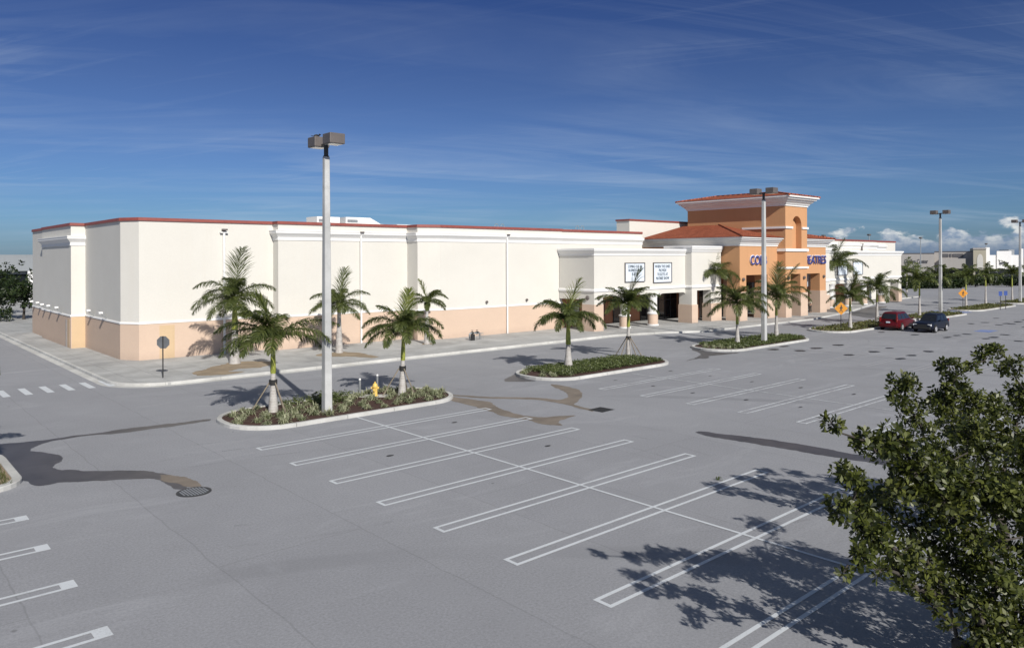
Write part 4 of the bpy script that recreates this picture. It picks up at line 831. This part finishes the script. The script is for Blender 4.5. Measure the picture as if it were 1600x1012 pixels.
def slim_lamp(x, y, label, h):
    t = thing('slim_lamp_post', label, 'lamp post', (x,y,0), 0, 'slim far lamp posts'); MB().tube([(0,0,0),(0,0,h)],[.13,.09],8).build('post', M['steel'], t)
    q = MB().box(-.45,.45,-.25,.25,h,h+.3); q.build('lamp_head', M['bronze'], t); 
    MB().box(-1.0,1.0,-.04,.04,h-.06,h-.001).build('arm', M['darksteel'], t); return t
p = at(1438.5,404,185); slim_lamp(p.x,p.y,'slim twin lamp post against the cloud, left of the third lamp post',11.6)
p = at(1541,404,215); slim_lamp(p.x,p.y,'slim lamp post rising above the white store parapet',10.6)
p = at(1358,404,165); slim_lamp(p.x,p.y,'lamp post whose twin heads show above the cinema roof',11.8)
p = at(1287,404,150); slim_lamp(p.x,p.y,'lamp post top just showing over the roof right of the portal',11.2)
b_ = thing('bird','black bird perched on the lamp head of the nearest lamp post','bird',(16.34,31.75,12.56)); 
MB().lathe([(.01,-.13),(.05,-.09),(.075,0),(.06,.08),(.03,.13),(.008,.15)],10,(0,0,.10),'x').build('body', M['bird'], b_, smooth=True)
MB().lathe([(.005,-.04),(.04,-.02),(.045,.015),(.02,.05),(.005,.09)],8,(.15,0,.17),'x').build('head', M['bird'], b_, smooth=True); MB().box(-.26,-.11,-.025,.025,.07,.09).build('tail', M['bird'], b_)
MB().tube([(.0,.02,.0),(.0,.02,.06)],.008,5).build('leg', M['bird'], b_); MB().tube([(.0,-.02,.0),(.0,-.02,.06)],.008,5).build('leg', M['bird'], b_)
# ------------------------------------------------------------------ signs, hydrant, bollards, covers
def ngon(n, r_, a0=0): return [(r_*math.cos(2*math.pi*i/n+a0), r_*math.sin(2*math.pi*i/n+a0)) for i in range(n)]
t = thing('stop_sign','grey back of an octagonal road sign on a dark post at the pavement edge','road sign',(14.0,46.2,.15),R(-38))
MB().tube([(0,0,-.1),(0,0,2.42)],.035,8).build('post', M['darksteel'], t)
MB().prism_xz(ngon(8,.385,R(22.5)),.04,.046).build('plate', M['signback'], t).location=(0,0,2.05)
MB().box(-.02,.02,.002,.039,1.75,2.38).build('bracket', M['steel'], t)
def walk_sign(x, y, rz, label):
    t = thing('crossing_sign', label, 'road sign', (x,y,.1), rz, 'yellow walking-figure signs'); MB().tube([(0,0,0),(0,0,2.0)],.035,8).build('post', M['darksteel'], t)
    pl = MB().prism_xz(ngon(4,.62,0),-.06,-.045).build('plate', M['amber'], t); pl.location=(0,0,2.05)
    MB().prism_xz(ngon(4,.60,0),-.0612,-.0605).prism_xz(ngon(4,.57,0),-.064,-.0613) if 0 else None
    f = MB(); y0,y1 = -.068,-.0605
    f.prism_xz([(a+.02,c+.25) for a,c in ngon(10,.065)],y0,y1); f.prism_xz([(-.07,-.05),(.06,-.05),(.09,.16),(-.04,.17)],y0,y1)
    f.prism_xz([(-.05,-.0505),(-.16,-.32),(-.10,-.34),(.015,-.0505)],y0,y1); f.prism_xz([(.02,-.0505),(.10,-.18),(.14,-.33),(.08,-.34),(.04,-.2),(-.03,-.0505)][::-1][::-1],y0+.0015,y1)
    f.prism_xz([(-.045,.16),(-.16,.0),(-.12,-.03),(-.03,.08)],y0+.002,y1); f.prism_xz([(.088,.15),(.17,.02),(.13,-.01),(.07,.08)],y0+.002,y1)
    f.build('walking_figure', M['ink'], pl); return t
walk_sign(71.13,32.64,R(-48),'nearer yellow diamond sign with a walking figure, left of the red car')
walk_sign(112.19,35.0,R(-50),'farther yellow diamond sign with a walking figure, right of the third lamp post')
for x,y,lb in ((114.6,31.3,'small blue bay sign on a dark post, left one of two'),(116.5,31.2,'small blue bay sign on a dark post, right one of two')):
    t = thing('bay_sign',lb,'parking sign',(x,y,0),R(-60),'blue bay signs'); MB().tube([(0,0,0),(0,0,2.3)],.04,8).build('post', M['darksteel'], t); MB().box(-.2,.2,-.06,-.045,1.85,2.45).build('plate', M['blue'], t)
t = thing('fire_hydrant','yellow fire hydrant standing in the mulch of the first island','hydrant',(20.08,32.88,.1),R(-40))
MB().lathe([(.17,0),(.17,.04),(.13,.05),(.12,.10),(.115,.45),(.155,.46),(.155,.50),(.13,.51),(.12,.58),(.075,.65),(.03,.68)],18).build('barrel', M['yellow'], t, smooth=True)
MB().lathe([(.035,.68),(.035,.74)],5).build('operating_nut', M['yellow'], t)
for a,b in ((-.2,-.1),(.1,.2)): MB().lathe([(.055,a),(.055,b)],10,(0,0,.42),'x').build('side_outlet', M['yellow'], t)
MB().lathe([(.075,-.21),(.08,-.12),(.07,-.08)],12,(0,0,.36),'y').build('pumper_outlet', M['yellow'], t)
MB().box(-.75,.75,-.35,.35,-.02,.035).build('concrete_pad', M['kerb'], t)
for x,y,lb in ((19.4,33.2,'grey steel bollard with white domed top, left of the hydrant'),(20.75,33.75,'grey steel bollard with white domed top, half hidden behind the hydrant')):
    t = thing('bollard',lb,'bollard',(x,y,.1),0,'bollards guarding the hydrant'); MB().tube([(0,0,-.05),(0,0,.86)],.058,14).build('pipe', M['steel'], t, smooth=True); MB().lathe([(.06,.861),(.058,.90),(.04,.935),(.01,.945)],14).build('domed_cap', M['white'], t, smooth=True)
t = thing('manhole_cover','round iron drain cover at the end of the wet patch','drain cover',(7.95,23.35,.0)); MB().lathe([(.50,-.02),(.50,.012),(.43,.014)],28).build('rim', M['darksteel'], t)
g = MB()
for i in range(-4,5):
    x = i*.085; hh = math.sqrt(max(.01,.40**2-x*x)); g.box(x-.024,x+.024,-hh,hh,.0142,.022)
g.build('grating', M['steel'], t)
t = thing('drain_grate','square dark iron drain grate in the driving aisle','drain grate',(26.27,23.25,0),R(3)); MB().box(-.46,.46,-.42,.42,-.02,.010).build('rim', M['darksteel'], t)
g = MB(); [g.box(-.4,.4,-.36+i*.09,-.33+i*.09,.0101,.018) for i in range(9)]; g.build('grating', M['trimblack'], t)
t = thing('backflow_assembly','low grey pipework with valves standing on the pavement by the wall','pipework',(40.1,49.7,.15),R(5))
m_ = MB(); m_.tube([(-.6,0,0),(-.6,0,.5),(-.5,0,.58),(.5,0,.58),(.6,0,.5),(.6,0,0)],.075,10).build('pipe', M['steel'], t, smooth=True)
for x in (-.28,.28):
    v_ = MB().lathe([(.12,-.09),(.13,0),(.12,.09)],12,(x,0,.58),'x').build('valve', M['darksteel'], t); MB().lathe([(.11,.80),(.11,.82)],12,(x,0,0)).tube([(x,0,.6),(x,0,.80)],.02,6).build('handwheel', M['darksteel'], v_)
MB().box(-.75,-.3,-.35,-.29,.0,.5).build('guard_plate', M['trimblack'], t); m_ = MB(); [m_.tube([(x,-.3,0),(x,-.3,.55)],.018,5) for x in (-.1,.1,.3,.5,.7)]; m_.tube([(-.2,-.3,.55),(.72,-.3,.55)],.022,6).build('guard_rail', M['steel'], t)
tag(np_mesh('fallen_twig', *blades(9,.22,.03,.015,55,2.0), M['cover']),'small green fallen leafy twig lying on the asphalt between stalls','twig').location=(20.6,13.35,.012)
# ------------------------------------------------------------------ cars
def car(name, label, x, y, rz, paint, kind):
    t = thing(name, label, 'car', (x,y,0), rz); Lc,hw,H = (4.75,.93,1.74) if kind == 'van' else (4.5,.90,1.66)
    # body stations: x, half width, underside, side top
    if kind == 'van': st = [(-2.36,.80,.42,.80),(-2.30,.89,.30,.92),(-1.9,.93,.24,1.0),(-.9,.935,.22,1.02),(.3,.935,.22,1.0),(1.15,.93,.22,.98),(1.7,.90,.24,.90),(2.2,.84,.28,.76),(2.36,.72,.38,.62)]
    else: st = [(-2.25,.78,.44,.86),(-2.18,.87,.32,1.0),(-1.8,.90,.26,1.04),(-.8,.905,.24,1.05),(.3,.905,.24,1.04),(.95,.90,.24,1.03),(1.6,.89,.26,.98),(2.1,.85,.30,.90),(2.25,.74,.40,.72)]
    b_ = MB(); V=[]; 
    for (xx,w,z0,z1) in st: V += [(xx,-w*.88,z0),(xx,-w,z0+.12),(xx,-w*1.0,z1*.62),(xx,-w*.95,z1-.06),(xx,-w*.82,z1),(xx,0,z1+.035),(xx,w*.82,z1),(xx,w*.95,z1-.06),(xx,w,z1*.62),(xx,w,z0+.12),(xx,w*.88,z0)]
    k = 11; F = [(i*k+j,i*k+(j+1)%k,(i+1)*k+(j+1)%k,(i+1)*k+j) for i in range(len(st)-1) for j in range(k)]+[tuple(range(k)),tuple(range((len(st)-1)*k+k-1,(len(st)-1)*k-1,-1))]
    b_.add(V,F); body = b_.build('body', paint, t, smooth=True)
    # cabin: lower ring on the belt line, upper ring at the roof
    zb = 1.0; (xr0,xf0,xr1,xf1) = (-2.24,1.25,-1.92,.35) if kind == 'van' else (-2.12,.92,-1.78,.22); w0,w1 = hw*.91,hw*.70
    def ring(f): 
        xr,xf,w_,z = xr0+(xr1-xr0)*f, xf0+(xf1-xf0)*f, w0+(w1-w0)*f, zb-.06+(H-.10-zb+.06)*f; return [(xr,-w_,z),(xf,-w_*.93,z),(xf,w_*.93,z),(xr,w_,z)]
    rf = [(xr1+.18,-w1*.80,H),(xf1-.22,-w1*.76,H),(xf1-.22,w1*.76,H),(xr1+.18,w1*.80,H)]
    MB().add(ring(0)+ring(1)+rf,[(0,1,5,4),(1,2,6,5),(2,3,7,6),(3,0,4,7),(4,5,9,8),(5,6,10,9),(6,7,11,10),(7,4,8,11),(8,9,10,11),(3,2,1,0)]).build('cabin', paint, t, bevel=.05, smooth=True)
    r0_,r1_ = [Vector(v) for v in ring(0)],[Vector(v) for v in ring(1)]
    def pane(name_, i, j, u0,u1,v0,v1,mat=M['glass']):
        a,b,c,d = r0_[i],r0_[j],r1_[j],r1_[i]; q=[]
        nrm = (b-a).cross(d-a).normalized()
        for u,v in ((u0,v0),(u1,v0),(u1,v1),(u0,v1)): q.append((a*(1-u)+b*u)*(1-v)+(d*(1-u)+c*u)*v+nrm*.014)
        q2 = [p-nrm*.03 for p in q]; MB().add(q+q2,[(0,1,2,3),(0,4,5,1),(1,5,6,2),(2,6,7,3),(3,7,4,0)]).build(name_, mat, t)
    pane('windscreen',1,2,.06,.94,.10,.96); pane('rear_window',3,0,.08,.92,.22,.93)
    for (i,j,fl) in ((0,1,0),(2,3,1)):
        for (a,b) in ((.05,.30),(.33,.60),(.63,.93)):
            u0,u1 = (a,b) if not fl else (1-b,1-a); pane('side_window',i,j,u0,u1,.20,.92)
    wx = (-1.45,1.42) if kind == 'van' else (-1.35,1.38)
    for sx in wx:
        for sy in (-1,1):
            MB().lathe([(.41,-.012),(.41,.012)],22,(sx,sy*hw*.985,.36),'y').build('wheel_arch', M['trimblack'], t)
            wheel = MB().lathe([(.24,-.10),(.33,-.09),(.34,0),(.33,.09),(.24,.10)],22,(sx,sy*(hw-.06),.34),'y').build('tyre', M['tyre'], t, smooth=True)
            s_ = sy*(hw+.045); MB().lathe([(.235,-.012),(.22,.012)],18,(sx,s_,.34),'y').build('rim', M['alloy'], wheel)
    e0,e1 = st[0][0],st[-1][0]
    MB().box(e1-.16,e1+.05,-.74,.74,.34,.58).build('front_bumper', M['trimblack'] if kind != 'van' else paint, t, bevel=.05); MB().box(e0-.06,e0+.14,-.80,.80,.36,.60).build('rear_bumper', paint if kind=='van' else M['trimblack'], t, bevel=.05)
    for sy in (-1,1):
        y0,y1 = sorted((sy*.46,sy*.80)); MB().box(e1-.24,e1-.03,y0,y1,.63,.80).build('headlight', M['headlamp'], t, bevel=.03)
        y0,y1 = sorted((sy*.70,sy*.83)); MB().box(e0-.015,e0+.12,y0,y1,.82,1.28 if kind=='van' else 1.15).build('tail_light', M['taillamp'], t, bevel=.02)
        MB().box(xf0-.48,xf0-.26,*sorted((sy*hw*.96,sy*(hw+.17))),1.02,1.16).build('mirror', paint, t, bevel=.03)
    MB().box(e1-.03,e1+.01,-.42,.42,.60,.78).build('grille', M['trimblack'], t)
    MB().box(e0-.04,e0-.02,-.18,.18,.74,.88).build('licence_plate', M['board'], t)
    if kind != 'van':
        for sy in (-1,1): MB().tube([(xr1+.25,sy*.52,H+.05),(xf1-.3,sy*.52,H+.05)],.02,6).build('roof_rail', M['trimblack'], t)
    return t
car('minivan','dark red minivan parked with its tail towards the empty stalls',77.1,29.75,0,M['redpaint'],'van')
car('sport_utility_vehicle','dark navy sport utility vehicle parked nose-out beside the red minivan',77.0,26.75,math.pi,M['bluecar'],'suv')
# ------------------------------------------------------------------ a person at work beside the portal
pt = thing('person','person in a pale shirt and dark trousers standing by the right portal pier','person',(89.55,44.95,.15),R(190))
def skinned(name, V, E, rad, mat, parent, lv=2):
    me = bpy.data.meshes.new(name); me.from_pydata(V,E,[]); me.materials.append(mat); o = link(bpy.data.objects.new(name, me)); o.parent = parent
    md = o.modifiers.new('skin','SKIN'); sv = me.skin_vertices[0].data
    for i,r_ in enumerate(rad): sv[i].radius = (r_,r_) if not isinstance(r_,tuple) else r_
    sv[0].use_root = True; o.modifiers.new('sub','SUBSURF').levels = lv; o.modifiers['sub'].render_levels = lv
    for p in me.polygons: p.use_smooth = True
    return o
skinned('body',[(0,0,.92),(.10,0,1.12),(.22,0,1.34),(.29,0,1.46),(.35,0,1.56),(.38,0,1.66),
  (0,.10,.86),(.06,.12,.48),(-.02,.13,.08),(.14,.13,.04),(0,-.10,.86),(-.04,-.12,.48),(-.16,-.13,.08),(-.01,-.13,.04),
  (.22,.19,1.36),(.34,.24,1.10),(.52,.18,.98),(.58,.16,.96),(.22,-.19,1.36),(.36,-.24,1.12),(.54,-.16,1.0),(.60,-.14,.98),(.66,.15,.94),(.63,.11,.93),(.68,-.14,.96),(.65,-.10,.95)],
 [(0,1),(1,2),(2,3),(3,4),(4,5),(0,6),(6,7),(7,8),(8,9),(0,10),(10,11),(11,12),(12,13),(2,14),(14,15),(15,16),(16,17),(2,18),(18,19),(19,20),(20,21),(17,22),(17,23),(21,24),(21,25)],
 [.13,.13,.14,.06,.085,.10,.09,.065,.045,.035,.09,.065,.045,.035,.07,.045,.033,.03,.07,.045,.033,.03,.014,.012,.014,.012], M['skin'], pt)
skinned('shirt',[(0,0,.94),(.10,0,1.12),(.22,0,1.34),(.27,0,1.43),(.22,.19,1.36),(.31,.23,1.18),(.22,-.19,1.36),(.33,-.23,1.18)],[(0,1),(1,2),(2,3),(2,4),(4,5),(2,6),(6,7)],[.16,.155,.165,.075,.09,.07,.09,.07],M['shirt'],pt)
skinned('trousers',[(0,0,.96),(0,.10,.86),(.06,.12,.48),(-.02,.13,.12),(0,-.10,.86),(-.04,-.12,.48),(-.16,-.13,.12)],[(0,1),(1,2),(2,3),(0,4),(4,5),(5,6)],[.15,.11,.085,.07,.11,.085,.07],M['trousers'],pt)
skinned('hair',[(.35,0,1.66),(.37,0,1.72),(.33,0,1.62)],[(0,1),(0,2)],[.10,.075,.08],M['hair'],pt,1)
ct = thing('washing_cart','dark wheeled washing cart next to the standing person under the portal','cart',(89.15,45.5,.15),R(30))
MB().box(-.35,.35,-.25,.25,.22,.62).build('tank', M['trimblack'], ct, bevel=.04); MB().tube([(-.35,-.2,.6),(-.55,-.2,.95),(-.55,.2,.95),(-.35,.2,.6)],.02,6).build('handle', M['steel'], ct)
for sy in (-1,1): MB().lathe([(.16,-.04),(.16,.04)],14,(-.2,sy*.3,.16),'y').build('wheel', M['tyre'], ct)
MB().box(.18,.3,-.12,.12,.0,.22).build('foot', M['steel'], ct); MB().box(-.2,.2,-.15,.15,.62,.82).build('engine', M['steel'], ct, bevel=.03)
# ------------------------------------------------------------------ background: stores, hedges, trees
def store(name, label, pxa, pxb, dist, yaw, mat, top, depth_=25, cat='store'):
    a,b = at(pxa,404,dist),at(pxb,404,dist); return a,b
def facade(px, d): p = at(px,404,d); return p.x,p.y
t = thing('grey_store','long grey store with a tan arched bay and dark glazing, beyond the hedge','store',(0,0,0)); x,y = facade(1466,205); t.location=(x,y,0); t.rotation_euler=(0,0,R(19-90))
# local x runs to the right in the view, local y away from it
sc_ = 205/1176.2*.87
def lx(px): return (px-1466)*sc_
MB().box(lx(1395),lx(1460),0,26,0,7.9).box(lx(1459.9),lx(1522),2,26,0,8.4).build('store_wall', M['farstore'], t)
MB().box(lx(1470),lx(1509),.2,2,3.9,6.6).build('canopy_panel', M['farstore'], t)
for a,b in ((1473,1482),(1484,1487),(1489,1505)): MB().box(lx(a),lx(b),1.85,1.98,7.0,7.9).build('sign_letters', M['greyink'], t)
MB().box(lx(1395),lx(1460),-.06,-.01,7.9,8.15).box(lx(1460.1),lx(1522),1.9,1.97,8.4,8.6).build('parapet_cap', M['greyink'], t)
MB().box(lx(1464),lx(1520),1.8,1.98,.3,3.8).build('glazing', M['glass'], t)
text('Garden Center',(lx(1431),-.05,5.35),1.1,lx(1450)-lx(1412),M['greyink'],t,.05,off=.02)
MB().box(lx(1519.5),lx(1538.5),-1,20,0,9.4).build('arched_bay', M['fartan'], t)
MB().prism_xz([(lx(1525),3.8),(lx(1534),3.8)]+[(lx(1529.5)+(lx(1534)-lx(1529.5))*math.cos(R(k)),6.2+1.6*math.sin(R(k))) for k in range(0,181,20)],-1.06,-1.005).build('arch_panel', M['cream'], t); MB().box(lx(1523),lx(1535),-1.08,-1.01,.2,3.6).build('glazing', M['glass'], t)
MB().box(lx(1519),lx(1539),-1.15,-1.01,9.0,9.42).build('cornice', M['farstore'], t)
t = thing('white_store','bright white store front with stepped parapet and dark shop windows','store',(0,0,0)); x,y = facade(1568,205); t.location=(x,y,0); t.rotation_euler=(0,0,R(34-90))
def lw(px): return (px-1568)*sc_*1.01
MB().box(lw(1538.5),lw(1596),0,18,0,7.5).box(lw(1538),lw(1545),-.6,-.01,0,9.6).box(lw(1557),lw(1580),-.25,-.01,3.7,8.6).box(lw(1594.5),lw(1598),-.5,-.01,0,9.2).build('store_wall', M['farwhite'], t)
MB().box(lw(1583),lw(1592),3,10,7.51,9.0).build('rooftop_unit', M['steel'], t); MB().box(lw(1545.5),lw(1555),4,9,7.51,8.9).build('rooftop_unit', M['greyink'], t)
for a,b in ((1546,1556.5),(1558.5,1576),(1578,1593.5)): MB().box(lw(a),lw(b),-.28,-.26 if 1 else 0,.3,3.6).build('shop_window', M['glass'], t)
text('Sportswear',(lw(1568),-.3,4.9),1.0,lw(1575.5)-lw(1560),M['greyink'],t,.03,off=.02)
t = thing('light_store','pale flat-roofed store with white pillars behind the trees at far left','store',(0,0,0)); x,y = facade(20,128); t.location=(x,y,0); t.rotation_euler=(0,0,R(82-90))
s2 = 128/1176.2
MB().box((-60)*s2*1.0-8,(46-20)*s2+6,0,20,0,7.95).build('wall', M['farlight'], t); MB().box(-16,8,-1.4,-.01,5.2,7.4).build('canopy', M['farlight'], t)
for x in (-9,-3.2,2.6): MB().box(x-.5,x+.5,-1.35,-.35,0,5.19).build('pillar', M['farwhite'], t)
MB().box(-15,7.5,-.05,-.005,.2,4.6).build('glazing', M['glass'], t)
def round_tree(x, y, h, r_, seed, label, n=1500, size=.42, mat=None, group='far trees', name='tree', trunk=.14):
    rng = np.random.default_rng(seed); cl = [(x+rng.normal(0,r_*.45),y+rng.normal(0,r_*.45),h*.62+rng.uniform(-.22,.26)*h,r_*rng.uniform(.42,.62)) for _ in range(8)]+[(x,y,h*.6,r_*.7)]
    return tree(name,label,(x,y,0),cl,n,size,seed,mat or M['treeleaf'],trunk,.4,group,limbs=False)
round_tree(14.0,112,6.4,3.2,51,'tall dark tree in front of the pale store at far left',2600,.4,group=None); round_tree(15.9,103,4.9,2.6,52,'rounded green tree just left of the cinema end wall',2600,.36,M['hedge'],None); round_tree(12.2,106,5.4,2.6,53,'dark tree at the far left edge',2200,.38,group=None)
def hedge(name, label, pts, h, d_, seed, n, mat=None, size=.22):
    rng = np.random.default_rng(seed); a,b = Vector(pts[0]),Vector(pts[1]); k = rng.uniform(0,1,n); sd = (b-a).normalized(); nn = Vector((-sd.y,sd.x)); off = rng.uniform(-d_/2,d_/2,n)
    C = np.stack([a.x+(b.x-a.x)*k+nn.x*off, a.y+(b.y-a.y)*k+nn.y*off, h*rng.uniform(0,1,n)**.55*(1+.08*np.sin(k*60))],1)
    ld = unit(rng.normal(0,1,(n,3))+np.array([0,0,.4])); wd = unit(np.cross(ld,rng.normal(0,1,(n,3)))); s = size*rng.uniform(.7,1.3,n)[:,None]
    V = np.stack([C,C+ld*s*.5+wd*s*.35,C+ld*s,C+ld*s*.5-wd*s*.35],1).reshape(-1,3)
    return tag(np_mesh(name,V,np.arange(len(V)).reshape(-1,4),mat or M['hedge']),label,'hedge')
hedge('hedge','low clipped hedge at the far left edge beyond the side road',[(6,101),(14.5,101)],1.5,1.6,1,3000)
p0,p1 = at(1405,404,168),at(1505,404,168); hedge('hedge','long dark hedge along the far end of the lot',[(p0.x,p0.y),(p1.x,p1.y)],1.7,3,2,7000,size=.4)
p0,p1 = at(1500,404,185),at(1640,404,185); hedge('hedge','farther dark hedge in front of the white store',[(p0.x,p0.y),(p1.x,p1.y)],1.4,3,3,6000,size=.4)
places = ['just right of the cinema end wall','beneath the grey store lettering','left of the third lamp post foot','behind the third lamp post','under the grey store canopy panel','in front of the tan arched bay','below the left end of the white store','in front of the white store windows','below the white store lettering','below the right end of the white store','nearest the right edge of the view']
for i,lb in enumerate(places):
    px = 1413+i*18.5; p = at(px,404,176+(i%3)*6); round_tree(p.x,p.y,2.5+.3*((i*7)%3)-(.2 if i > 6 else 0),1.4,60+i,'dark bushy tree '+lb,1300,.42,M['treeleaf'] if i%2 else M['hedge'],'dark trees along the far hedge')
